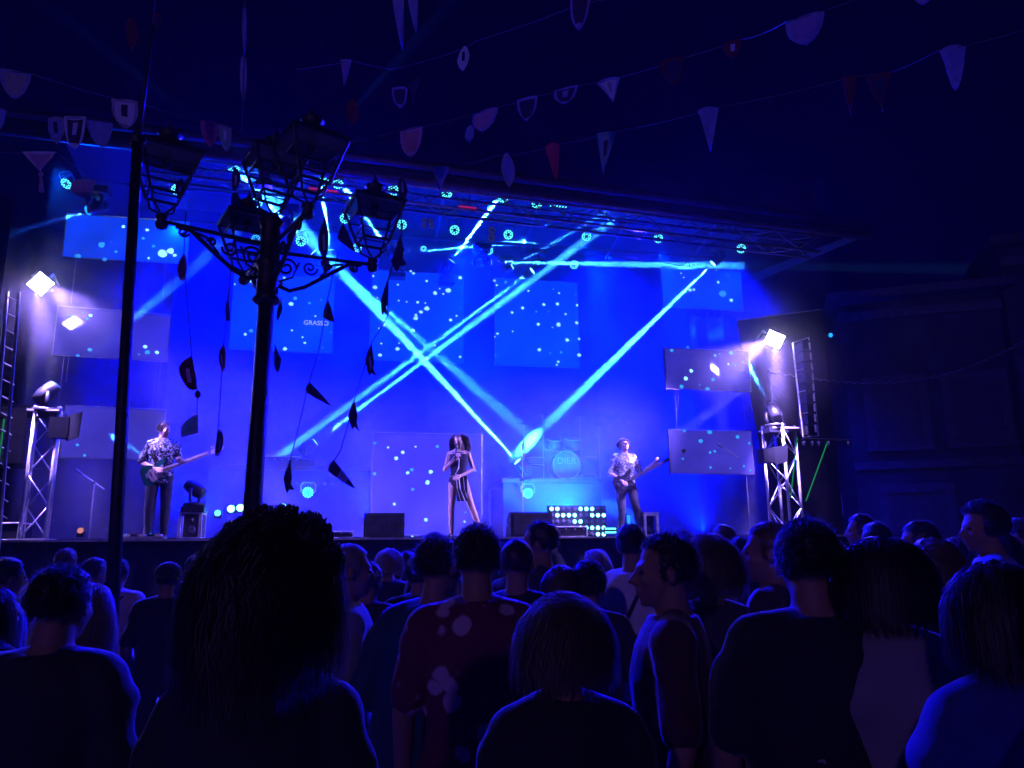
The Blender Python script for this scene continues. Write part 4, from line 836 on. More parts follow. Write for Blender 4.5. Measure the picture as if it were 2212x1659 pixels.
def strands(hm, H, N, L, kind, seed, drape=.0, width=.0035, K=None, spread=1.0):
    """hair strands as thin ribbons; returns verts, faces in the frame of H applied"""
    rng = np.random.default_rng(seed); K = K or (7 if L > .12 else 4)
    v = rng.normal(size=(N * 3, 3)); v /= np.linalg.norm(v, axis=1)[:, None]
    ok = ~((v[:, 1] > .30) & (v[:, 2] < .45 + .25 * (v[:, 1] - .3))) & (v[:, 2] > (-.50 if L < .12 else -.2))
    if kind in ('long', 'wavy'): ok &= v[:, 1] < .28
    v = v[ok][:N]; N = len(v); R0 = np.array([.080, .100, .094]); C = np.array([0, -.012, .035])
    p = C + v * R0 * .97; pts = [p]; d = v.copy(); ph = rng.uniform(0, 6.28, N); am = rng.uniform(.4, 1.0, N); Ls = L * rng.uniform(.7, 1.1, N); st = Ls / (K - 1)
    tang = np.cross(v, np.array([0, 0, 1.0])); tang /= (np.linalg.norm(tang, axis=1)[:, None] + 1e-6)
    lf = rng.normal(size=(N, 3)) * .35
    for k in range(1, K):
        f = k / (K - 1)
        if kind == 'long' or kind == 'wavy':
            g = np.array([0, -.05, -1.0]); w = min(1, .25 + f * 1.3); d = v * (1 - w) * .9 + g * w + lf * .12
            if kind == 'wavy': d = d + tang * np.sin(ph + f * 14)[:, None] * .4 + v * np.cos(ph * 2 + f * 11)[:, None] * .16
            pf = np.clip(v[:, 1] + .45, 0, 1) * (f < .5); d[:, 0] += np.where(v[:, 0] >= 0, 1, -1) * 1.0 * pf; d[:, 1] -= .7 * pf
            v2 = v.copy(); v2[:, 2] = 0; d = d + v2 * .18 * spread * (f < .6) * (.15 if kind == 'wavy' and L > .3 else 1)
        elif kind == 'frizzy':
            d = v * .75 + np.array([0, -.05, -.75]) * f * 1.2 + tang * np.sin(ph + f * 9)[:, None] * .8 + np.cross(v, tang) * np.cos(ph + f * 9)[:, None] * .8
        elif kind == 'curly':
            d = v * .55 + tang * np.sin(ph + f * 6)[:, None] * .9 + np.cross(v, tang) * np.cos(ph + f * 6)[:, None] * .9 + np.array([0, 0, -.15])
        elif kind == 'up':
            d = v * .5 + (np.array([0, -.08, .16]) - p) * 6 * .7 + lf * .3
        else:
            d = v * .35 + np.array([0, -.55, -.25]) + lf
        d = d / (np.linalg.norm(d, axis=1)[:, None] + 1e-6); p = p + d * st[:, None]
        q = (p - C) / (R0 * 1.04); r = np.linalg.norm(q, axis=1); ins = r < 1; q[ins] = q[ins] / r[ins][:, None]; p = C + q * R0 * 1.04
        pts.append(p)
    P_ = np.stack(pts, 1); side = np.cross(v, np.array([0, 0, 1.0])) + lf * .5; side /= (np.linalg.norm(side, axis=1)[:, None] + 1e-6)
    wid = width * np.linspace(1, .35, K)[None, :, None]
    A = P_ - side[:, None] * wid / 2; B = P_ + side[:, None] * wid / 2
    V = np.stack([A, B], 2).reshape(-1, 3); M3 = np.array(H.to_3x3()); V = V @ M3.T + np.array(H.translation)
    base = (np.arange(N) * K * 2)[:, None] + (np.arange(K - 1) * 2)[None]; F = np.stack([base, base + 1, base + 3, base + 2], 2).reshape(-1, 4)
    k0 = len(hm.v); hm.v += [tuple(x) for x in V.tolist()]; hm.f += [tuple(x) for x in (F + k0).tolist()]
def hair(kind, H, seed, near, L=None):
    hm = MB(); rnd = random.Random(seed)
    bm = bmesh.new(); bmesh.ops.create_icosphere(bm, subdivisions=4 if near else 3, radius=1)
    thick = {'buzz': .004, 'short': .007, 'curlytop': .02, 'frizzy': .02, 'long': .012, 'wavy': .014, 'bun': .012, 'bald': 0, 'cap': .003}.get(kind, .01)
    lo = -.52 if kind not in ('cap',) else -.5
    dele = []
    for v in bm.verts:
        n = v.co.normalized(); nz = noise.noise(n * 6 + Vector((seed, 0, 0))) * (.012 if kind not in ('buzz', 'cap') else .002)
        edge = max(0, min(1, (.38 - n.y) * 4)) if n.z < .55 else 1
        r = Vector((.074, .094, .086)) + Vector((1, 1, 1)) * (thick + nz) * (.35 + .65 * edge) + Vector((.003,) * 3)
        v.co = Vector((n.x * r.x, n.y * r.y, n.z * r.z)) + Vector((0, -.012, .035))
        if (n.y > .32 and n.z < .42 + .3 * (n.y - .3)) or n.z < lo: v.tag = True
    bmesh.ops.delete(bm, geom=[f for f in bm.faces if all(v.tag for v in f.verts)], context='FACES')
    bm.verts.ensure_lookup_table(); bm.verts.index_update()
    hm.add([H @ v.co for v in bm.verts], [tuple(v.index for v in f.verts) for f in bm.faces]); bm.free()
    n = {True: 1, False: .32}[near]
    if kind == 'buzz': strands(hm, H, int(1800 * n), .010, 'short', seed, width=.0022, K=2)
    if kind == 'short': strands(hm, H, int(2600 * n), .03, 'short', seed, K=3)
    if kind == 'curlytop': strands(hm, H, int(2200 * n), .06, 'curly', seed, K=6)
    if kind == 'frizzy': strands(hm, H, int(4200 * n), L or .16, 'frizzy', seed, K=8, width=.003); strands(hm, H, int(2600 * n), (L or .16) * 2.4, 'wavy', seed + 1, K=10, width=.003, spread=1.6)
    if kind in ('long', 'wavy'): strands(hm, H, int(6500 * n), L or .4, kind, seed, K=10, width=.0024)
    if kind == 'bun':
        strands(hm, H, int(2600 * n), .12, 'up', seed, K=6); strands(hm, H, int(900 * n), .05, 'curly', seed, K=5)
    if kind in ('long', 'wavy', 'frizzy', 'bun_long'):
        ll = (L or .3) * (.8 if kind != 'frizzy' else 1.5); rows = 8; cols = 18; vs = []
        for lay in (1, .9):
            for j in range(rows + 1):
                f = j / rows
                for i in range(cols + 1):
                    a = math.radians(-20 - 220 * (1 - i / cols)) ; rx = (.080 + .035 * math.sin(f * 2.4)) * lay * (1.25 if kind == 'frizzy' else 1); ry = (.098 + .005 * f) * lay
                    w = 1 + .06 * math.sin(a * 9 + f * 3 + seed)
                    vs.append(H @ Vector((rx * w * math.cos(a), -.012 + ry * w * math.sin(a), .03 - ll * f)))
        m = cols + 1; fs = [((q * (rows + 1) + j) * m + i, (q * (rows + 1) + j) * m + i + 1, (q * (rows + 1) + j + 1) * m + i + 1, (q * (rows + 1) + j + 1) * m + i) for q in (0, 1) for j in range(rows) for i in range(cols)]
        hm.add(vs, fs)
    return hm
SKIN = mat('skin', (.42, .26, .19), .5, var=.08); SKIND = mat('dusky_skin', (.30, .18, .13), .6, var=.08); SKIN2 = mat('tanned_skin', (.28, .17, .12), .5, var=.08)
def hairm(name, c):
    m = mat(name, c, .5, var=.3, scale=30); m.node_tree.nodes['Principled BSDF'].inputs['Specular IOR Level'].default_value = .9; nt = m.node_tree; tl = nt.nodes.new('ShaderNodeBsdfTranslucent'); tl.inputs[0].default_value = col_([min(.8, x * 4 + .2) for x in c]); mx = nt.nodes.new('ShaderNodeMixShader'); mx.inputs[0].default_value = .4
    nt.links.new(nt.nodes['Principled BSDF'].outputs[0], mx.inputs[1]); nt.links.new(tl.outputs[0], mx.inputs[2]); nt.links.new(mx.outputs[0], nt.nodes['Material Output'].inputs[0]); return m
HAIRS = {'black': hairm('black_hair', (.012, .010, .010)), 'brown': hairm('brown_hair', (.035, .022, .016)), 'blond': hairm('blond_hair', (.34, .24, .14)), 'light': hairm('light_brown_hair', (.12, .08, .05)), 'grey': hairm('grey_hair', (.3, .3, .3))}
EYE = mat('eye', (.6, .6, .6), .15); EYED = mat('dark_eye', (.03, .02, .02), .15); LEATHER = mat('shoe_leather', (.04, .035, .035), .5)
fabrics = {}
def fabric(c, rough=.85, **k):
    key = (c, rough) + tuple(sorted(k.items()))
    if key not in fabrics: fabrics[key] = mat('fabric_%d' % len(fabrics), c, rough, var=.12, bump=.35, bscale=14, sheen=.3, **k)
    return fabrics[key]
def figure(root, arms=('down', 'down'), legs=None, hy=0, hp=0, hr=0, lean=(0, 0), hairk='short', hairc='brown', shirt=(.03, .03, .04), sleeves=.5, trousers=(.03, .03, .05), shorts=False,
           female=False, stout=0, near=False, vox=.014, skin=SKIN, seed=1, hairL=None, shirtm=None, custom=None, dress=None, hat=None, grip=(0, 0), handn=(None, None)):
    """canonical figure 1.75 m tall facing +Y in the frame of root"""
    body = MB(); lx, ly = lean
    def ln(p):                                # lean: shear of what is above the hip
        z = max(0, p[2] - .95); return Vector((p[0] + lx * z, p[1] + ly * z, p[2]))
    sw = .92 if female else 1.0; so = stout
    rings = [(0, 0, .80, .10 + so * .02, .075), (0, 0, .88, .155 + so * .02, .105 + so * .02), (0, 0, .96, .165 + so * .03, .112 + so * .04), (0, .005, 1.08, (.128 if female else .145) + so * .04, .095 + so * .05),
             (0, .008, 1.18, .148 * sw + so * .03, .104 + so * .03), (0, .008, 1.30, .17 * sw + so * .02, .115 + so * .02), (0, 0, 1.40, .165 * sw + so * .015, .10 + so * .01), (0, -.005, 1.455, .115 * sw, .08), (0, -.008, 1.50, .062, .062)]
    rl = [(*ln((x, y, z)), rx, ry) for x, y, z, rx, ry in rings]
    body.loft([(a, b, c, d, e) for a, b, c, d, e in rl])
    hc = ln((0, .015, 1.622)); H = rot_head(hc, hy, hp, hr)
    body.cap(ln((0, -.012, 1.44)), H @ Vector((0, -.018, -.06)), .060 if not female else .050, .054 if not female else .045)
    head_prims(body, H, near)
    shirt_b = MB(); J = []
    for q, nm, hn in ((1, arms[0], 0), (-1, arms[1], 1)):
        sh = ln((q * .175 * sw, -.005, 1.405)); el, wr = ARMS[nm](q) if isinstance(nm, str) else nm
        el = ln(el) if isinstance(nm, str) else Vector(el); wr = ln(wr) if isinstance(nm, str) else Vector(wr)
        k = .88 if female else 1.0
        body.cap(sh, el, .052 * k, .040 * k); body.cap(el, wr, .042 * k, .026 * k); body.ball(sh.lerp(el, .35), (.047 * k,) * 3); body.cap(ln((q * .04, -.012, 1.455)), sh + Vector((0, 0, .006)), .046, .046 * k)
        d = (wr - el).normalized(); n = handn[hn] or Vector((-q, .2, 0)); hand(body, wr, d, Vector(n), curl=1.0 if grip[hn] else .45, grip=bool(grip[hn]))
        J.append((sh, el, wr))
        if sleeves > 0:
            e1 = sh.lerp(el, min(1, sleeves * 1.6)) if sleeves <= .62 else el; shirt_b.cap(sh + Vector((-q * .012, 0, .004)), e1, .070 * k, .066 * k); shirt_b.cap(ln((q * .045, -.012, 1.452)), sh + Vector((-q * .015, 0, .018)), .062, .060 * k); shirt_b.ball(sh.lerp(e1, .3), .070 * k)
            if sleeves > .62: shirt_b.cap(el, el.lerp(wr, .93), .058 * k, .043 * k)
    LG = legs or [((.095, .01, .90), (.105, .02, .49), (.11, -.02, .085)), ((-.095, .01, .90), (-.105, .02, .49), (-.11, -.02, .085))]
    tr = MB()
    for hp_, kn, an in LG:
        hp_, kn, an = Vector(hp_), Vector(kn), Vector(an); body.cap(hp_, kn, .086, .054); body.cap(kn, an, .056, .036); body.ball(kn.lerp(an, .3) + Vector((0, -.012, 0)), (.053, .056, .09))
        body.cap(an + Vector((0, -.03, -.045)), an + Vector((0, .13, -.06)), .036, .026); 
        if not dress:
            tr.cap(hp_, kn, .100, .070); 
            if shorts: pass
            else: tr.cap(kn, an + Vector((0, 0, .02)), .070, .052)
    b = body.build('body', skin, root, True, local=True); REM.append((b, vox, 2 if near else 2))
    if dress != 'leotard':
        srings = [(x, y, z, rx + .018, ry + .018) for x, y, z, rx, ry in rl[1:-1]] + [(rl[-1][0], rl[-1][1], rl[-1][2] - .012, .082, .080)]
        x, y, z, rx, ry = srings[0]; 
        if dress: srings = [(x, y, .52, rx + .07, ry + .07)] + srings
        else: srings = [(x, y, z - .05, rx + .01, ry + .01)] + srings
        shirt_b.loft(srings)
    else:
        srings = [(x, y, z, rx + .008, ry + .008) for x, y, z, rx, ry in rl[0:-2]]; shirt_b.loft(srings)
    s = shirt_b.build('shirt' if not dress else 'dress' if dress != 'leotard' else 'bodysuit', shirtm or fabric(shirt), root, True, local=True); REM.append((s, vox, 3))
    if not dress:
        tr.loft([(0, 0, .80, .155 + so * .02, .105), (0, 0, .88, .172 + so * .02, .12 + so * .02), (*ln((0, 0, .97))[:2], .97, .178 + so * .03, .122 + so * .04)])
        t = tr.build('shorts' if shorts else 'trousers', fabric(trousers), root, True, local=True); REM.append((t, max(vox, .012), 3))
    for hp_, kn, an in LG:
        an = Vector(an); sh_ = MB(); sh_.cap(an + Vector((0, -.035, -.047)), an + Vector((0, .135, -.057)), .043, .034, 10); sh_.box(an + Vector((0, .05, -.079)), (.075, .25, .014)); sh_.build('shoe', LEATHER, root, True, local=True)
    for q in (-1, 1):
        e = MB(); e.ball(H @ Vector((q * .030, .0765, .004)), (.0125, .0125, .0095), 10, 8, H.to_3x3()); e.ball(H @ Vector((q * .030, .0862, .004)), (.0045, .003, .0045), 8, 6, H.to_3x3()); e.build('eye', EYED, root, True, local=True)
    if hairk != 'none':
        h = hair(hairk, H, seed, near, hairL); h.build('hair', HAIRS[hairc], root, False, local=True)
    if hat == 'cap':
        c = MB(); pr = [(.0, .092), (.02, .096), (.06, .088), (.09, .06), (.105, .02), (.108, .004)]; c.lathe(H @ Vector((0, -.014, .03)), H.to_3x3() @ Vector((0, -.1, 1)), pr, 24)
        c.prism([(-.07, 0), (-.06, .05), (-.03, .08), (.03, .08), (.06, .05), (.07, 0)], H @ Vector((0, -.09, .03)), H.to_3x3() @ Vector((1, 0, 0)), H.to_3x3() @ Vector((0, -1, -.25)), .006); c.build('cap', fabric((.03, .03, .05)), root, True, local=True)
    if hat == 'brim':
        c = MB(); c.lathe(H @ Vector((0, -.014, .05)), H.to_3x3() @ Vector((0, -.15, 1)), [(0, .13), (.008, .135), (.01, .096), (.06, .09), (.09, .07), (.095, .02)], 24); c.build('hat', fabric((.04, .03, .06)), root, True, local=True)
    return H, J
HZ = CAM.z
def crowd(px, top, D, yaw, label, group=None, sxy=None, **k):
    """a person D metres away whose head top is seen at (px, top)"""
    p = P(px, top, D); Hh = p.z; s = Hh / 1.755
    root = thing('person', label, 'person', (p.x, p.y, 0), (0, 0, R(yaw)), group=group or 'people watching the concert'); root.scale = (s * (sxy or 1), s * (sxy or 1), s)
    k.setdefault('vox', .012 if D < 3.6 else .016 if D < 5 else .02); k.setdefault('near', D < 4.2); k.setdefault('seed', int(px * 7 + top))
    lx = k.get('lean', (0, 0)); hx = Vector((lx[0] * .68 * s, lx[1] * .68 * s, 0)); hx.rotate(Matrix.Rotation(R(yaw), 3, 'Z')); root.location -= Vector((hx.x, hx.y, 0))
    k.setdefault('skin', SKIND); H, J = figure(root, **k); return root, H, J, s
FLORAL = mat('floral_shirt', (.16, .03, .035), .8, bump=.3, bscale=14); nt = FLORAL.node_tree; b_ = nt.nodes['Principled BSDF']
tc_ = nt.nodes.new('ShaderNodeTexCoord'); vo = nt.nodes.new('ShaderNodeTexVoronoi'); vo.inputs['Scale'].default_value = 10; ns_ = nt.nodes.new('ShaderNodeTexNoise'); ns_.inputs['Scale'].default_value = 14
ad = nt.nodes.new('ShaderNodeMath'); ad.operation = 'ADD'; mu = nt.nodes.new('ShaderNodeMath'); mu.operation = 'MULTIPLY'; mu.inputs[1].default_value = .55
cr_ = nt.nodes.new('ShaderNodeValToRGB'); cr_.color_ramp.elements[0].color = (.5, .38, .5, 1); cr_.color_ramp.elements[0].position = .54; cr_.color_ramp.elements[1].color = (.14, .022, .055, 1); cr_.color_ramp.elements[1].position = .62
nt.links.new(tc_.outputs['Object'], vo.inputs['Vector']); nt.links.new(tc_.outputs['Object'], ns_.inputs['Vector']); nt.links.new(ns_.outputs[0], mu.inputs[0]); nt.links.new(vo.outputs['Distance'], ad.inputs[0]); nt.links.new(mu.outputs[0], ad.inputs[1]); nt.links.new(ad.outputs[0], cr_.inputs[0]); nt.links.new(cr_.outputs[0], b_.inputs['Base Color'])
# name: px, top y, distance, yaw (0 = faces the stage, + = turned left)
crowd(1030, 1131, 2.75, 3, 'man in a dark red flowered shirt standing in the middle of the crowd', shirtm=FLORAL, hairk='short', hairc='brown', stout=.3, arms=('down', 'down'), seed=3)
crowd(948, 1157, 3.1, -14, 'man in a teal sweatshirt leaning right beside the flowered shirt', shirt=(.015, .07, .11), hairk='short', sleeves=1, hy=R(-25), stout=.6, lean=(.12, 0), arms=('bent', 'bent'))
BUN = crowd(583, 1128, 1.42, -4, 'tall woman with piled up curly hair, the largest head left of the middle', female=True, hairk='wavy', hairc='black', hairL=.25, shirt=(.02, .02, .03), sleeves=.5, seed=11, sxy=.9)
bn = MB(); Hb = BUN[1]
for cc, rr in (((.085, -.03, .10), .052), ((.045, -.05, .125), .036), ((.118, -.02, .06), .040), ((-.01, -.03, .128), .034), ((-.06, -.02, .108), .03)): 
    for k in range(150):
        v = Vector((random.gauss(0, 1), random.gauss(0, 1), random.gauss(0, 1))).normalized(); q = Vector(cc) + v * rr * .8; w_ = v.cross(Vector((0, 0, 1)))
        bn.tube([Hb @ (q + v * .012 * math.sin(f * 2.2) + w_ * .02 * f + Vector((0, 0, .012 * math.cos(f * 5)))) for f in (0, .5, 1, 1.5)], .0022, 3)
    bn.ball(Hb @ Vector(cc), rr * .9, 12, 8)
bn.build('hair_bun', HAIRS['black'], BUN[0], False, local=True)
crowd(137, 1222, 2.35, -6, 'broad man in a dark t-shirt in the lower left corner', hairk='short', hairc='black', shirt=(.02, .02, .03), stout=.6, sxy=1.08)
crowd(200, 1262, 3.3, -28, 'woman with long pale hair catching blue light behind the broad man', female=True, hairk='long', hairc='blond', hairL=.42, shirt=(.03, .03, .04))
crowd(365, 1214, 5.5, 12, 'man in a backward cap and shorts seen full length at the left', hairk='short', hat='cap', shorts=True, shirt=(.02, .02, .025), trousers=(.02, .02, .03), stout=.4, vox=.014)
crowd(258, 1206, 6.2, 4, 'person in a pale t-shirt with a dark strap behind the steel pole', shirt=(.6, .5, .52), hairk='short')
crowd(146, 1184, 6.8, 0, 'person whose short hair just shows above the broad man', hairk='short', hairc='light')
crowd(207, 1204, 6.4, -35, 'short haired person turned right, left of the steel pole', hairk='short', shirt=(.03, .03, .05))
crowd(18, 1203, 4.6, -40, 'man with short hair turned right at the left edge', hairk='short', hairc='black')
crowd(-5, 1272, 3.4, -20, 'dark haired person cut by the left edge of the picture', hairk='long', female=True, hairL=.2, hairc='black')
crowd(752, 1172, 3.4, -70, 'man with pale cropped hair in profile looking right', hairk='buzz', hairc='grey', shirt=(.2, .2, .24), seed=5)
crowd(798, 1212, 4.6, -20, 'short haired person behind the man with pale cropped hair', hairk='short', hairc='light')
crowd(841, 1184, 6.2, 5, 'person with light hair and a thin headband near the stage', hairk='long', hairL=.12, hairc='blond', female=True)
crowd(880, 1189, 6.6, -5, 'dark haired person right of the headband near the stage', hairk='short')
crowd(938, 1149, 5.4, 50, 'tall person with face turned left beside the teal sweatshirt', hairk='short', shirt=(.04, .04, .06))
crowd(905, 1200, 5.0, 10, 'curly haired person behind the teal sweatshirt', hairk='curlytop')
crowd(1116, 1161, 3.7, -12, 'man with close cropped hair right of the flowered shirt', hairk='buzz', hairc='brown', stout=.3)
crowd(1168, 1124, 4.6, 62, 'man with dark hair turned left in a patterned dark shirt', hairk='short', hairc='black', shirt=(.05, .05, .09), hy=R(15))
crowd(1212, 1221, 3.9, 0, 'short person with smooth brown hair left of the curly head', hairk='long', hairL=.1, hairc='light')
crowd(1270, 1214, 3.9, -12, 'short person with a curly dark head in the middle distance', hairk='curlytop', hairc='black')
crowd(1281, 1187, 7.6, 70, 'fair haired girl drinking from a white cup near the stage', female=True, hairk='long', hairL=.32, hairc='blond', shirt=(.5, .25, .25), arms=('drink', 'down'), vox=.014)
crowd(1362, 1131, 4.5, -25, 'man in a white t-shirt with a dark strap near the middle right', hairk='short', hairc='black', shirt=(.62, .6, .62), vox=.013)
crowd(1440, 1151, 2.55, 78, 'man with strong nose in profile looking left in a maroon shirt', hairk='short', hairc='black', shirt=(.07, .015, .03), hy=R(12), stout=.2, vox=.008, seed=9)
crowd(1527, 1158, 3.05, -10, 'person with a big mass of curly hair right of the maroon shirt', female=True, hairk='frizzy', hairc='light', hairL=.07, shirt=(.05, .04, .06))
crowd(1475, 1144, 5.6, 8, 'person with dark hair just above the maroon shirted man', hairk='short')
crowd(1562, 1136, 6.0, -15, 'person with tousled hair lit from the stage, right of centre', hairk='curlytop', hairc='light')
crowd(1597, 1158, 4.6, -8, 'dark head in front of the right truss tower foot', hairk='short', hairc='black')
crowd(1628, 1172, 5.5, 20, 'small dark head between the curly hair and the cropped man', hairk='short')
crowd(1662, 1123, 3.1, 58, 'man with buzz cut turned left in front of the right tower', hairk='buzz', hairc='light', shirt=(.06, .04, .05), vox=.009, hy=R(15))
crowd(1737, 1120, 2.2, -8, 'large man in a dark t-shirt right of the middle', hairk='short', hairc='black', shirt=(.012, .012, .02), stout=.9, sxy=1.06, seed=21)
crowd(1800, 1168, 4.2, 10, 'dark head right behind the large man', hairk='short', hairc='black')
crowd(1858, 1110, 6.6, 82, 'young man in profile looking left before the dark house', hairk='short', hairc='black', shirt=(.04, .04, .06), vox=.013)
crowd(1890, 1126, 5.6, 35, 'dark haired person right behind the young man in profile', hairk='short', hairc='black')
crowd(1897, 1160, 2.15, 4, 'person with a broad dark head of hair holding a blue cup', female=True, hairk='long', hairL=.16, hairc='black', shirt=(.25, .25, .28), arms=('bent', 'down'), sxy=1.1, stout=.4)
crowd(1985, 1124, 4.4, 72, 'person in a pale scarf looking left at the right of the crowd', hairk='short', hairc='black', shirt=(.4, .4, .45), vox=.013)
crowd(2013, 1168, 2.85, 10, 'person with fuzzy light hair in front of the pale scarf', hairk='frizzy', hairc='light', hairL=.04, stout=.2)
crowd(2122, 1085, 4.1, 62, 'tall person in a blue shirt with lit face at the right', hairk='curlytop', hairc='black', shirt=(.10, .16, .5), hy=R(25), vox=.011, lean=(0, .05))
crowd(2138, 1214, 1.72, 6, 'dark haired person in a bright blue top at the lower right', female=True, hairk='long', hairL=.16, hairc='black', shirt=(.025, .04, .26), sleeves=.9, stout=.3)
crowd(2385, 1130, 1.28, 20, 'woman in a dark vest whose bare shoulder shows in the lower right corner', female=True, hairk='short', hairc='black', shirt=(.04, .02, .08), sleeves=0, arms=('bent', 'down'), sxy=1.04)
crowd(1216, 1287, 1.95, 3, 'short woman with frizzy rimlit hair in the lower middle', female=True, hairk='frizzy', hairc='light', hairL=.07, shirt=(.015, .015, .02), seed=31)
crowd(2200, 1118, 6.5, 40, 'person half hidden at the right edge', hairk='short')
crowd(2060, 1160, 6.2, 12, 'small far head right of the pale scarf', hairk='short')
crowd(1930, 1180, 7.2, -20, 'small far head in front of the dark doorway', hairk='short', hairc='light')
crowd(2155, 1150, 5.5, -10, 'dark head behind the tall person in the blue shirt', hairk='long', hairL=.2, female=True)
for k, (x, y, D) in enumerate(((470, 1196, 6.4), (560, 1192, 7.2), (420, 1200, 7.8), (700, 1196, 6.9), (1010, 1185, 7.0), (1105, 1190, 7.4), (1420, 1185, 6.6), (1660, 1180, 7.0))):
    crowd(x, y, D, (-20, 10, 30, -35, 8, -12, 25, -5)[k], ['hidden', 'taller', 'slim', 'stocky', 'fair', 'dark', 'short', 'far'][k] + ' watcher standing close to the stage skirt, ' + ['left of the curly woman', 'behind the curly woman', 'right of the capped man', 'behind the pale cropped man', 'behind the flowered shirt', 'right of the flowered shirt', 'behind the white t-shirt', 'behind the buzz cut man'][k], hairk=('short', 'long')[k % 2], hairL=.15, hairc=('brown', 'light', 'black')[k % 3], female=bool(k % 2))
# straps, cups
def strap(root, sx, s0=.19, m=(.02, .02, .03)):
    MB().tube([Vector((sx * .10, .03, 1.46)), Vector((sx * .09, -.09, 1.44)), Vector((0, -.142, 1.25)), Vector((-sx * .14, -.13, 1.02))], .012, 6).build('strap', fabric(m), root, local=True)
def cup(loc, label, c=(.7, .7, .75)):
    t = thing('cup', label, 'cup', loc); MB().lathe(loc, UZ, [(-.06, .03), (.06, .04), (.06, .036), (-.05, .027)], 16).build('beaker', mat('plastic_cup', c, .3), t, True)
for o in [x for x in COL.objects if x.get('label', '').find('strap') > 0 and x.name.startswith('person')]: strap(o, 1)
def handpos(lbl, q=1):
    r = [x for x in COL.objects if lbl in x.get('label', '')][0]; s = r.scale; return r
def at_hand(lbl, arm, q, off=(0, 0, 0)):
    r = handpos(lbl); el, wr = ARMS[arm](q); d = (Vector(wr) - Vector(el)).normalized(); p = Vector(wr) + d * .11 + Vector(off)
    M = Matrix.Translation(r.location) @ r.rotation_euler.to_matrix().to_4x4() @ Matrix.Diagonal((*r.scale, 1)); return M @ p
cup(at_hand('fair haired girl', 'drink', 1, (-.03, 0, .02)), 'white cup held to her mouth by the fair haired girl'); cup(at_hand('blue cup', 'bent', 1, (-.02, .02, .02)), 'blue plastic cup held by the broad dark haired person', (.1, .25, .8))
# pale crumpled patch standing in for ground brightly lit from the stage
pp = P(330, 1530, 7.2); 
def ground_at(x, y): r = ray(x, y); return CAM + r * (-CAM.z / r.z)
patchm = MB(); g0 = ground_at(345, 1570); n_ = 14; vs = []
for i in range(n_):
    for j in range(n_): vs.append(g0 + Vector(((i - 7) * .13, (j - 6) * .2, .03 + .05 * abs(noise.noise(Vector((i * .45, j * .4, 2)))) * 4 * (1 if 0 < i < 13 and 0 < j < 13 else .1))))
patchm.add(vs, [(i * n_ + j, (i + 1) * n_ + j, (i + 1) * n_ + j + 1, i * n_ + j + 1) for i in range(n_ - 1) for j in range(n_ - 1)])
tag(patchm.build('plastic_sheet', mat('white_plastic', (.62, .62, .66), .35), None, True, origin=g0), 'crumpled pale plastic sheet on the ground by the capped man', 'plastic sheet')
# ---------------------------------------------------------------- the band
def performer(px, py, d, yaw, H_, label, **k):
    q = S(px, py, d); root = thing('person', label, 'person', (q.x, q.y, ZS), (0, 0, R(yaw)), group='band on the stage'); s = H_ / 1.755; root.scale = (s,) * 3
    k.setdefault('vox', .0075); k.setdefault('near', True); H, J = figure(root, **k); return root, H, J
def sequin(name, c, c2):
    m = mat(name, c, .25, .6, bump=0); nt = m.node_tree; b = nt.nodes['Principled BSDF']; tc = nt.nodes.new('ShaderNodeTexCoord'); v = nt.nodes.new('ShaderNodeTexVoronoi'); v.inputs['Scale'].default_value = 55
    nt.links.new(tc.outputs['Object'], v.inputs['Vector']); mx = nt.nodes.new('ShaderNodeMix'); mx.data_type = 'RGBA'; mx.inputs[6].default_value = col_(c); mx.inputs[7].default_value = col_(c2)
    sp = nt.nodes.new('ShaderNodeSeparateColor'); nt.links.new(v.outputs['Color'], sp.inputs[0]); mr = nt.nodes.new('ShaderNodeMapRange'); mr.inputs[1].default_value = .55; mr.inputs[2].default_value = .7; nt.links.new(sp.outputs[0], mr.inputs[0]); nt.links.new(mr.outputs[0], mx.inputs[0]); nt.links.new(mx.outputs[2], b.inputs['Base Color'])
    bp = nt.nodes.new('ShaderNodeBump'); bp.inputs['Strength'].default_value = .9; bp.inputs['Distance'].default_value = .02; nt.links.new(sp.outputs[1], bp.inputs['Height']); nt.links.new(bp.outputs[0], b.inputs['Normal']); return m
SEQ1 = sequin('dark_shiny_print', (.05, .05, .09), (.75, .75, .85)); SEQ2 = sequin('silver_sequins', (.2, .2, .25), (.9, .9, .9))
V3 = Vector
SKINP = mat('fair_skin', (.58, .37, .30), .45, var=.06)
sg, sH, sJ = performer(990, 1155, .55, 176, 1.70, 'singer in a dark bodysuit with white braid holding a microphone to her mouth', female=True, dress='leotard', shirt=(.015, .015, .04), sleeves=0, hairk='wavy', hairc='light', hairL=.30,
    hp=R(-11), hy=R(-14), legs=[((.09, .01, .90), (.115, .03, .49), (.12, -.01, .09)), ((-.09, .01, .90), (-.23, .03, .50), (-.38, -.02, .10))], skin=SKINP, arms=(((.235, .02, 1.14), (.05, .2, 1.30)), ((-.25, -.02, 1.14), (-.06, .17, 1.02))), grip=(1, 0), handn=(V3((-.6, -.3, .2)), V3((-.2, -1, 0))))
br = mat('white_braid', (.75, .72, .78), .4)
for pts in (((.05, .12, 1.42), (-.03, .14, 1.3), (-.02, .14, 1.15), (.04, .135, 1.04)), ((-.02, .14, 1.02), (-.05, .14, .8), (-.13, .13, .60)), ((.02, .14, 1.0), (.0, .14, .8), (-.06, .13, .58)), ((-.1, .13, 1.0), (-.12, .13, .8), (-.16, .12, .66)), ((-.14, .1, 1.02), (-.19, .1, .85), (-.21, .09, .72))):
    MB().tube([V3(p) for p in pts], .0075, 6).build('braid', br, sg, True, local=True)
sash = MB(); vs = []
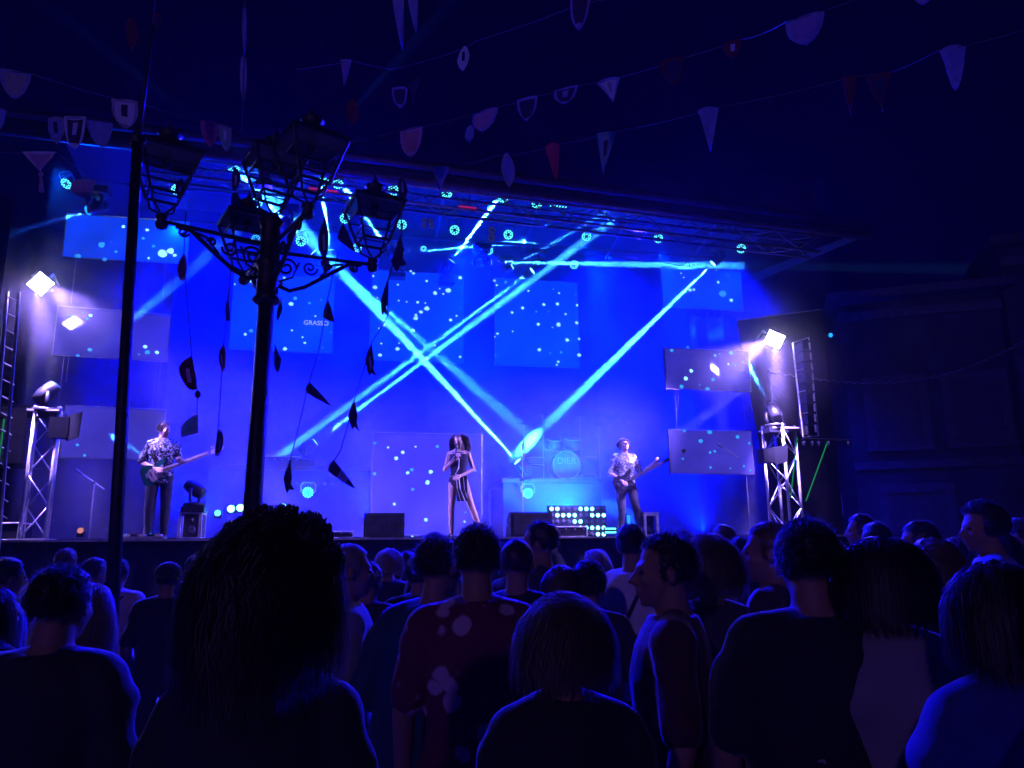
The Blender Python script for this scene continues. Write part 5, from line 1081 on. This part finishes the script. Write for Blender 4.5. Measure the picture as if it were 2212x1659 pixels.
for lay in (0, .008):
    for j in range(9):
        f = j / 8
        for i in range(6): u = i / 5; vs.append(V3((lerp(.04, .0, f) - u * lerp(.20, .17, f), .125 + .012 * math.sin(u * 9 + f * 2) - lay, lerp(1.02, .60, f))))
sash.add(vs, [(q * 54 + j * 6 + i, q * 54 + j * 6 + i + 1, q * 54 + (j + 1) * 6 + i + 1, q * 54 + (j + 1) * 6 + i) for q in (0, 1) for j in range(8) for i in range(5)]); sash.build('sash', fabric((.02, .02, .05)), sg, True, local=True)
for k, z in enumerate((1.02, 1.42)): MB().tube([V3((.14 * math.cos(a) * (1 - .25 * k), .105 * math.sin(a) + .02, z)) for a in [i * math.pi / 10 for i in range(21)]], .012, 6).build('trim', SEQ2, sg, True, local=True)
def m4(r): return Matrix.Translation(r.location) @ r.rotation_euler.to_matrix().to_4x4() @ Matrix.Diagonal((*r.scale, 1))
w0 = m4(sg) @ V3((.02, .235, 1.36)); w1 = m4(sg) @ V3((.015, .13, 1.505)); mc = thing('microphone', 'black handheld microphone with a silver head in the hand of the singer', 'microphone', w0)
MB().tube([w0 - (w1 - w0) * .5, w1], .014, 10, .018).build('handle', M_['black'], mc, True); MB().ball(w1, .027, 12, 8).build('grille', M_['steel'], mc, True)
def guitar(root, body_c, head_p, label, bodycol, pgcol, bass=False):
    Mx = m4(root); c = Mx @ V3(body_c); h = Mx @ V3(head_p); X = (h - c).normalized(); N = (Mx.to_3x3() @ V3((0, 1, 0))).normalized(); N = (N - X * N.dot(X)).normalized(); Y = N.cross(X)
    t = thing('bass_guitar' if bass else 'electric_guitar', label, 'guitar', c); L = (h - c).length
    o = [(-.21, -.02), (-.20, .10), (-.13, .165), (-.04, .14), (.02, .11), (.08, .135), (.17, .17), (.20, .14), (.13, .07), (.12, .03), (.12, -.03), (.12, -.07), (.17, -.13), (.13, -.155), (.06, -.12), (0, -.11), (-.06, -.14), (-.14, -.165), (-.20, -.12)]
    MB().prism(o, c, X, Y, .045).build('body', mat('guitar_lacquer', bodycol, .2), t)
    MB().prism([(a * .62 + .02, b * .62 - .02) for a, b in o], c + N * .026, X, Y, .004).build('pickguard', mat('pickguard', pgcol, .3), t)
    MB().box(c + X * (.11 + (L - .2) / 2) + N * .03, (L - .16, .06, .026), X, Y, N).build('neck', mat('maple_neck', (.75, .55, .42) if not bass else (.06, .04, .05), .4), t)
    MB().prism([(-.02, -.026), (.05, -.04), (.17, -.02), (.20, .02), (.15, .045), (0, .03)], h - X * .02 + N * .028, X, Y, .016).build('headstock', mat('headstock_wood', (.75, .56, .44) if not bass else (.05, .04, .05), .4), t)
    for k in range(4 if bass else 6): MB().lathe(h + X * (.0 + .027 * k) + Y * .045 + N * .028, Y, [(0, .006), (.02, .006), (.022, .011), (.035, .009)], 8).build('tuner', M_['alu'], t)
    for a in (.06, .0, -.06): MB().box(c + X * a + N * .032, (.018, .07, .012), X, Y, N).build('pickup', M_['black'], t)
    MB().box(c - X * .12 + N * .032, (.03, .07, .014), X, Y, N).build('bridge', M_['alu'], t)
    for k in range(4): MB().tube([c - X * .12 + N * .044 + Y * (-.018 + .012 * k), h + X * .1 + N * .046 + Y * (-.015 + .010 * k)], .0012, 3).build('string', M_['alu'], t)
SKINQ = SKINP
gt, gH, gJ = performer(335, 1160, .55, 200, 1.80, 'guitarist in a dark shiny short sleeved shirt looking right', shirtm=SEQ1, skin=SKINP, trousers=(.02, .02, .035), hairk='short', hairc='brown', hy=R(48), sleeves=.55, hp=R(-4),
    arms=(((.275, -.02, 1.13), (.07, .20, 1.03)), ((-.27, .02, 1.13), (-.26, .27, 1.13))), handn=(V3((-.1, -1, -.1)), V3((0, -1, .6))), grip=(0, 1))
guitar(gt, (.05, .185, .96), (-.72, .36, 1.28), 'dark green electric guitar with a pale neck held by the guitarist', (.02, .14, .11), (.6, .5, .52))
MB().tube([V3((.0, .15, 1.0)), V3((.12, .13, 1.2)), V3((.1, .05, 1.47)), V3((.0, -.11, 1.38)), V3((-.14, -.12, 1.15))], .016, 6).build('guitar_strap', M_['black'], gt, True, local=True)
bs, bH, bJ = performer(1356, 1155, 1.15, 186, 1.76, 'bearded bassist in silver sequins and a hat with head thrown back', shirtm=SEQ2, skin=SKINP, trousers=(.08, .07, .10), hairk='short', hairc='black', hat='brim', hp=R(22), hy=R(12), sleeves=.55, legs=[((.09, .01, .90), (.10, .04, .5), (.12, -.01, .09)), ((-.09, .01, .90), (-.17, .05, .50), (-.24, -.02, .09))],
    arms=(((.27, -.02, 1.13), (.13, .20, .98)), ((-.29, .05, 1.12), (-.46, .24, 1.28))), handn=(V3((-.1, -1, -.1)), V3((0, -.6, .8))), grip=(0, 1))
guitar(bs, (.06, .19, .96), (-.86, .36, 1.42), 'dark bass guitar slanting up across the bassist', (.03, .03, .05), (.06, .05, .08), True)
# ---------------------------------------------------------------- bunting
def cloth_mat(name, c, c2, sc=28):
    m = mat(name, c, .9, var=.1, scale=sc, col2=c2, bump=.6, bscale=90, sheen=.2); nt = m.node_tree; b = nt.nodes['Principled BSDF']; out = nt.nodes['Material Output']
    tl = nt.nodes.new('ShaderNodeBsdfTranslucent'); tl.inputs[0].default_value = col_(c2); mx = nt.nodes.new('ShaderNodeMixShader'); mx.inputs[0].default_value = .35
    nt.links.new(b.outputs[0], mx.inputs[1]); nt.links.new(tl.outputs[0], mx.inputs[2]); nt.links.new(mx.outputs[0], out.inputs[0]); return m
CL = {'blue': ((.20, .24, .5), (.34, .4, .7)), 'white': ((.6, .58, .62), (.75, .74, .78)), 'pink': ((.5, .22, .32), (.6, .4, .5)), 'red': ((.5, .03, .06), (.6, .08, .1)), 'orange': ((.45, .2, .16), (.55, .3, .22)), 'violet': ((.28, .2, .5), (.42, .34, .6)),
      'green': ((.12, .35, .25), (.3, .5, .4)), 'dark': ((.03, .02, .06), (.08, .04, .10)), 'maroon': ((.10, .015, .03), (.2, .04, .06)), 'grey': ((.3, .3, .36), (.45, .45, .5)), 'magenta': ((.45, .05, .2), (.55, .15, .3))}
CLM = {k: cloth_mat(k + '_crochet', *v) for k, v in CL.items()}
WID = {'tri': lambda t: 1 - t, 'shield': lambda t: max(0, 1 - t ** 2.6) ** .75, 'leaf': lambda t: math.sin(math.pi * min(1, .12 + .88 * t)) ** .8 + .02, 'blade': lambda t: (1 - t) ** .7, 'flag': lambda t: 1 - .35 * t if t < .62 else .25 * (1 - t) / .38 + .06}
def pennant(tl, tr, tip, D, shape, c, label, border=None, hole=None, tassel=0, n=(8, 12), dim=None, bands=None):
    A = P(*tl, D); B = P(*tr, D); Tp = P(*tip, D); mid = (A + B) / 2; rnd = random.Random(int(tip[0] * 3 + tip[1]))
    t = thing('pennant', label, 'pennant', mid, group='crocheted bunting pennants'); hw = (B - A) / 2; dn = Tp - mid; nn = hw.cross(dn).normalized(); w = WID[shape]; L = dn.length
    rnd_b = rnd.choice((-1, 1)) * rnd.uniform(.2, .55); nx, ny = n; grid = {}; ph = rnd.uniform(0, 6); curl = rnd.uniform(-.12, .12) * hw.length * 2
    for j in range(ny + 1):
        f = j / ny
        for i in range(nx + 1):
            s = i / nx * 2 - 1; e = 1 + (rnd.uniform(-.03, .03) if i in (0, nx) else 0)
            bend = hw * (rnd_b * math.sin(math.pi * f ** 1.2)) if tl[1] > 340 and shape in ('leaf', 'flag', 'shield') and D > 5.9 else V3((0, 0, 0)); grid[i, j] = mid + dn * f + bend + hw * s * w(f) * e + nn * (curl * s * s * .8 + .04 * L * math.sin(f * 4 + ph + s * 2)) - (dn.normalized() * (.05 * L * (1 - s * s)) if j == 0 else V3((0, 0, 0)))
    def piece(name, cells, m, off=0):
        mb = MB(); idx = {}
        for (i, j) in cells:
            for a in ((i, j), (i + 1, j), (i + 1, j + 1), (i, j + 1)):
                if a not in idx: idx[a] = len(idx)
        vs = [None] * (2 * len(idx)); k = len(idx)
        for a, q in idx.items(): vs[q] = grid[a] + nn * (.002 + off); vs[q + k] = grid[a] - nn * (.002 + off)
        fs = []; cs = set(cells)
        for (i, j) in cells:
            q = [idx[a] for a in ((i, j), (i + 1, j), (i + 1, j + 1), (i, j + 1))]; fs += [tuple(q), tuple(x + k for x in q[::-1])]
            for (di, dj, a, b) in ((-1, 0, 3, 0), (1, 0, 1, 2), (0, -1, 0, 1), (0, 1, 2, 3)):
                if (i + di, j + dj) not in cs: fs.append((q[b], q[a], q[a] + k, q[b] + k))
        mb.add(vs, fs); return mb.build(name, m, t, False)
    cells = [(i, j) for i in range(nx) for j in range(ny)]; cb = []; ch = []
    if border: cb = [c_ for c_ in cells if c_[0] in (0, nx - 1) or c_[1] in (0, ny - 2, ny - 1)]
    if hole: ch = [c_ for c_ in cells if nx * .34 <= c_[0] + .5 <= nx * .66 and ny * .2 <= c_[1] + .5 <= ny * .55]
    main = [c_ for c_ in cells if c_ not in cb and c_ not in ch]
    if bands: 
        b2 = [c_ for c_ in main if int(c_[1] / (ny / 3)) == 1]; main = [c_ for c_ in main if c_ not in b2]; piece('band', b2, CLM[bands])
    piece('cloth', main, CLM[c])
    if cb: piece('border', cb, CLM[border])
    if ch and hole != 'open': piece('centre', ch, CLM[hole])
    if tassel: tp = Tp + dn.normalized() * .02; MB().ball(tp, .02, 8, 6).build('pompom', CLM[c], t); MB().tube([tp, tp + dn.normalized() * tassel], .008, 6, .02).build('tassel', CLM[c], t)
    return t
def cords(pts, label, r=.0035, sag=.03):
    if 'hanging' not in label and 'slanting' not in label and 'pole' not in label:      # run on well past the picture edge
        a, b_ = pts[0], pts[-1]
        if a[0] < 0: pts = [(a[0] - 900, a[1] - 60, a[2] * 1.1)] + list(pts)
        if b_[0] > 1500 or b_[1] < 20: pts = list(pts) + [(b_[0] + 1100, b_[1] - 260, b_[2] * 1.1)]
    if 'hanging' in label or 'slanting' in label: r = .006
    ps = [P(x, y, D) for x, y, D in pts]; out = []
    for a, b in zip(ps, ps[1:]):
        for i in range(6): f = i / 6; q = a.lerp(b, f); q.z -= sag * (b - a).length * math.sin(math.pi * f) * .5; out.append(q)
    out.append(ps[-1]); tag(MB().tube(out, r, 5).build('bunting_cord', M_['cord'], None, origin=ps[0]), label, 'cord', 'cords carrying the bunting')
PN = [ # tl, tr, tip, D, shape, colour, label, border, hole, tassel
 ((0,150),(67,160),(32,215),5.2,'shield','grey','large grey crocheted shield pennant at the upper left edge','blue',None,0),
 ((-22,232),(9,236),(-6,285),6,'shield','blue','blue pennant cut by the left edge below the large grey shield',None,None,0),
 ((240,212),(300,222),(270,279),5.6,'shield','white','white pennant with dark centre above the steel pole','grey','dark',0),
 ((103,254),(138,257),(122,311),6.4,'shield','blue','faint blue ringed pennant, left of three in a row at the upper left','grey','dark',0),
 ((139,252),(188,254),(160,322),6.4,'shield','dark','dark pennant with white rim, middle of three in a row','white','white',0),
 ((190,263),(244,267),(222,320),6.4,'shield','blue','plain dull blue pennant, right of three in a row',None,None,0),
 ((50,330),(123,330),(88,372),6.0,'tri','pink','pink pennant edged white with a long white tassel at the left','white',None,.16),
 ((155,388),(206,390),(188,430),6.6,'shield','pink','small striped pink pennant in front of the far left cyan light','grey',None,.12),
 ((434,262),(470,266),(455,320),6.6,'shield','magenta','magenta pennant between the left lantern and the lamp post',None,None,0),
 ((471,268),(500,276),(487,326),6.6,'shield','green','greenish pennant with white rings beside the magenta one','grey','white',0),
 ((518,120),(535,125),(524,215),5.4,'leaf','grey','narrow grey pennant hanging edge on above the lamp post',None,None,0),
 ((522,20),(534,18),(528,118),5.0,'leaf','blue','narrow blue pennant high above the lamp post',None,None,0),
 ((846,-8),(873,-6),(868,104),5.0,'blade','blue','long pale blue pennant hanging from the top edge, longer of two',None,None,0),
 ((878,-12),(904,-10),(898,70),5.0,'blade','blue','shorter pale blue pennant hanging from the top edge',None,None,0),
 ((735,128),(760,132),(743,186),6.0,'tri','violet','faint violet pennant above the middle lantern',None,None,0),
 ((750,212),(777,224),(759,271),6.2,'leaf','maroon','dark reddish pennant in front of the right sky beam',None,None,0),
 ((846,188),(880,190),(863,232),6.4,'shield','dark','dim rounded pennant right of the sky beam','violet',None,0),
 ((882,188),(912,166),(891,222),6.4,'tri','dark','dim pointed pennant right of the sky beam',None,None,0),
 ((864,283),(913,273),(887,339),6.6,'shield','orange','orange brown pennant over the roof edge','pink',None,0),
 ((934,363),(971,362),(950,416),7.6,'tri','blue','plain blue pennant just over the front truss',None,None,0),
 ((1005,276),(1024,270),(1014,309),6.8,'leaf','blue','small twisted blue pennant beside the pink shield',None,None,0),
 ((1022,246),(1076,231),(1042,283),6.8,'shield','pink','pink violet rounded pennant above the roof edge','violet',None,0),
 ((1117,218),(1161,208),(1138,262),6.6,'shield','dark','dark shield pennant with blue rim','blue',None,0),
 ((1197,196),(1248,185),(1219,225),6.6,'shield','dark','wide dark pennant with a bright blue rim','blue','violet',0),
 ((1289,176),(1339,167),(1325,221),6.6,'tri','white','ragged white lace pennant in the upper middle','blue','grey',0),
 ((989,110),(1014,98),(1000,153),6.4,'leaf','white','small white ring shaped pennant high in the middle','white','open',0),
 ((1427,131),(1476,125),(1454,184),6.2,'shield','dark','dim rounded pennant right of the white lace one','maroon',None,0),
 ((1081,334),(1110,336),(1101,404),7.2,'leaf','blue','pale blue leaf shaped pennant over the front beam','grey',None,0),
 ((1177,315),(1209,312),(1202,389),7.0,'blade','red','bright red pennant over the front beam',None,None,0),
 ((1289,290),(1332,284),(1303,376),6.8,'tri','green','dim green blue pennant right of the red one',None,'dark',0),
 ((1507,240),(1554,231),(1536,325),6.0,'tri','blue','plain bright blue pennant over the right of the roof',None,None,0),
 ((2030,108),(2091,97),(2068,191),5.0,'blade','blue','plain blue pennant in the upper right corner',None,None,0),
 ((1700,46),(1782,22),(1742,95),4.8,'shield','violet','large violet pennant high at the right','blue',None,0),
 ((1563,92),(1602,86),(1582,128),6.0,'shield','maroon','dim pennant with a pale heart at the upper right',None,'white',0),
 ((1818,168),(1850,164),(1838,252),5.6,'tri','maroon','very dim dark pennant, left of a pair at the upper right',None,None,0),
 ((1870,168),(1921,158),(1906,242),5.6,'tri','dark','very dim dark pennant, right of a pair at the upper right','maroon',None,0),
 ((1972,-12),(2012,-14),(1992,12),5.0,'shield','blue','blue pennant tip showing at the top edge at the right',None,None,0),
 ((1232,-14),(1276,-20),(1250,66),5.2,'shield','dark','dim dark pennant at the top edge in the middle','violet',None,0),
 ((272,40),(296,44),(286,112),5.4,'leaf','maroon','faint reddish pennant high above the white ringed one',None,None,0),
 ((326,34),(350,30),(340,66),5.2,'tri','dark','faint pennant near the top of the steel pole cord','maroon',None,0),
 # silhouettes around and below the lamp
 ((498,410),(517,408),(507,360),6.6,'leaf','dark','speckled leaf pennant left of the middle lantern',None,'grey',0),
 ((496,420),(520,418),(508,490),6.6,'leaf','dark','lower speckled leaf pennant left of the middle lantern',None,None,0),
 ((380,430),(400,432),(394,385),6.0,'leaf','dark','dotted dark pennant inside the left lantern outline',None,'grey',0),
 ((690,560),(713,545),(701,470),6.4,'leaf','dark','tall dark leaf pennant right of the lamp post column',None,'grey',0),
 ((692,565),(712,562),(704,604),6.4,'tri','maroon','small green tipped pennant on the right arm of the lamp post',None,None,0),
 ((729,517),(742,484),(768,545),6.4,'blade','dark','dark pointed pennant left of the right lantern',None,None,0),
 ((846,568),(866,508),(878,572),6.4,'flag','dark','dark two tailed pennant right of the right lantern',None,None,0),
 ((858,385),(878,388),(866,437),6.4,'leaf','dark','dotted pennant behind the roof of the right lantern','dark','blue',0),
 ((383,606),(405,602),(397,548),6.6,'leaf','maroon','red brown curled pennant under the left arm','magenta',None,0),
 ((396,835),(431,843),(414,768),6.4,'leaf','maroon','dark red dotted pennant with a pompom tassel','maroon','pink',.0),
 ((474,802),(490,798),(483,742),6.8,'leaf','maroon','red brown pennant with a pale patch right of the dotted one','magenta','pink',0),
 ((388,944),(428,935),(425,893),6.4,'shield','green','pale green pennant behind the guitarist','grey',None,0),
 ((460,985),(480,980),(471,925),6.8,'leaf','dark','patterned dark pennant above the guitar headstock','violet','blue',0),
 ((488,694),(498,690),(493,640),6.8,'leaf','dark','thin dark pennant seen edge on left of the column',None,None,0),
 ((596,682),(607,640),(609,668),6.6,'shield','dark','dark pennant half hidden right of the column',None,None,0),
 ((592,790),(594,742),(608,778),6.6,'shield','dark','small dark pennant peeking from behind the column',None,None,0),
 ((697,684),(708,645),(722,694),6.6,'blade','maroon','dark curved pennant before the starry screen',None,None,0),
 ((822,650),(838,606),(838,682),6.4,'flag','dark','dark folded pennant on the cord crossing the beam',None,None,0),
 ((788,778),(803,740),(813,810),6.4,'flag','dark','dark pennant in the middle of the slanting cord','dark','violet',0),
 ((661,848),(668,824),(715,876),6.2,'blade','dark','large dark triangle flying sideways below the screens',None,None,0),
 ((752,900),(766,862),(776,930),6.4,'flag','dark','dark pennant crossing the left floor beam','dark',None,0),
 ((613,1034),(628,990),(636,1056),6.4,'flag','dark','dark tailed pennant low beside the column',None,'maroon',0),
 ((708,1018),(722,994),(768,1056),6.2,'blade','dark','dark banded pennant flying sideways above the floor light',None,None,0),
]
for r in PN:
    tl, tr, tip, D, sh, c, lab, bd_, ho, ta = r
    pennant(tl, tr, tip, D, sh, c, lab, bd_, ho, ta, bands='violet' if 'banded' in lab else None)
tp = P(427, 852, 6.4); MB().ball(tp, (.026, .026, .034), 10, 8).build('pompom', CLM['maroon'], [o for o in COL.objects if 'pompom tassel' in o.get('label', '')][0])
cords([(-60,140,5.2),(67,159,5.2),(240,211,5.6),(300,221,5.6),(434,261,6.6),(500,276,6.6),(640,330,7.2)], 'cord carrying the large grey and white ringed pennants')
cords([(-60,228,6.2),(103,253,6.4),(188,254,6.4),(244,266,6.4),(330,296,6.6)], 'cord carrying the row of three at the upper left')
cords([(-60,328,6),(50,330,6),(123,330,6),(206,389,6.6),(300,400,6.8)], 'cord carrying the pink tasselled pennant')
cords([(640,330,6.6),(864,283,6.6),(913,273,6.6),(1022,246,6.8),(1076,231,6.8),(1161,208,6.6),(1248,185,6.6),(1339,167,6.6),(1476,125,6.2),(1602,86,6.0),(1700,46,4.8),(1782,22,4.8),(1860,-6,4.6)], 'cord rising right through the white lace pennant')
cords([(800,392,7.8),(934,363,7.6),(971,362,7.6),(1081,335,7.2),(1110,335,7.2),(1209,312,7.0),(1332,284,6.8),(1554,231,6.0),(1850,164,5.6),(1921,158,5.6),(2030,108,5),(2091,97,5),(2260,50,4.8)], 'cord rising right through the red pennant')
cords([(640,150,6),(760,131,6),(846,150,6.2),(989,110,6.4),(1014,98,6.4),(1030,88,6.4),(1250,10,6)], 'cord high in the middle through the white ring pennant')
cords([(529,-20,5),(528,118,5.2),(524,215,5.4),(522,300,5.8)], 'hanging cord above the lamp post'); cords([(336,-10,4.8),(330,60,4.8),(318,180,4.7),(308,290,4.6)], 'thin cord rising from the top of the steel pole')
cords([(866,437,6.4),(868,505,6.4),(838,606,6.4),(838,682,6.4),(803,740,6.4),(766,862,6.4),(735,975,6.4),(722,994,6.3)], 'slanting cord of dark pennants right of the lamp post')
cords([(730,545,6.4),(708,645,6.6),(690,750,6.4),(668,824,6.2),(628,990,6.4)], 'slanting cord nearest the column'); cords([(401,455,6.4),(397,548,6.6),(405,660,6.5),(414,768,6.4),(427,852,6.4),(425,893,6.4)], 'hanging cord of red brown and green pennants')
cords([(507,490,6.6),(493,640,6.8),(483,742,6.8),(471,925,6.8)], 'hanging cord of narrow pennants left of the column')
remesh_all()
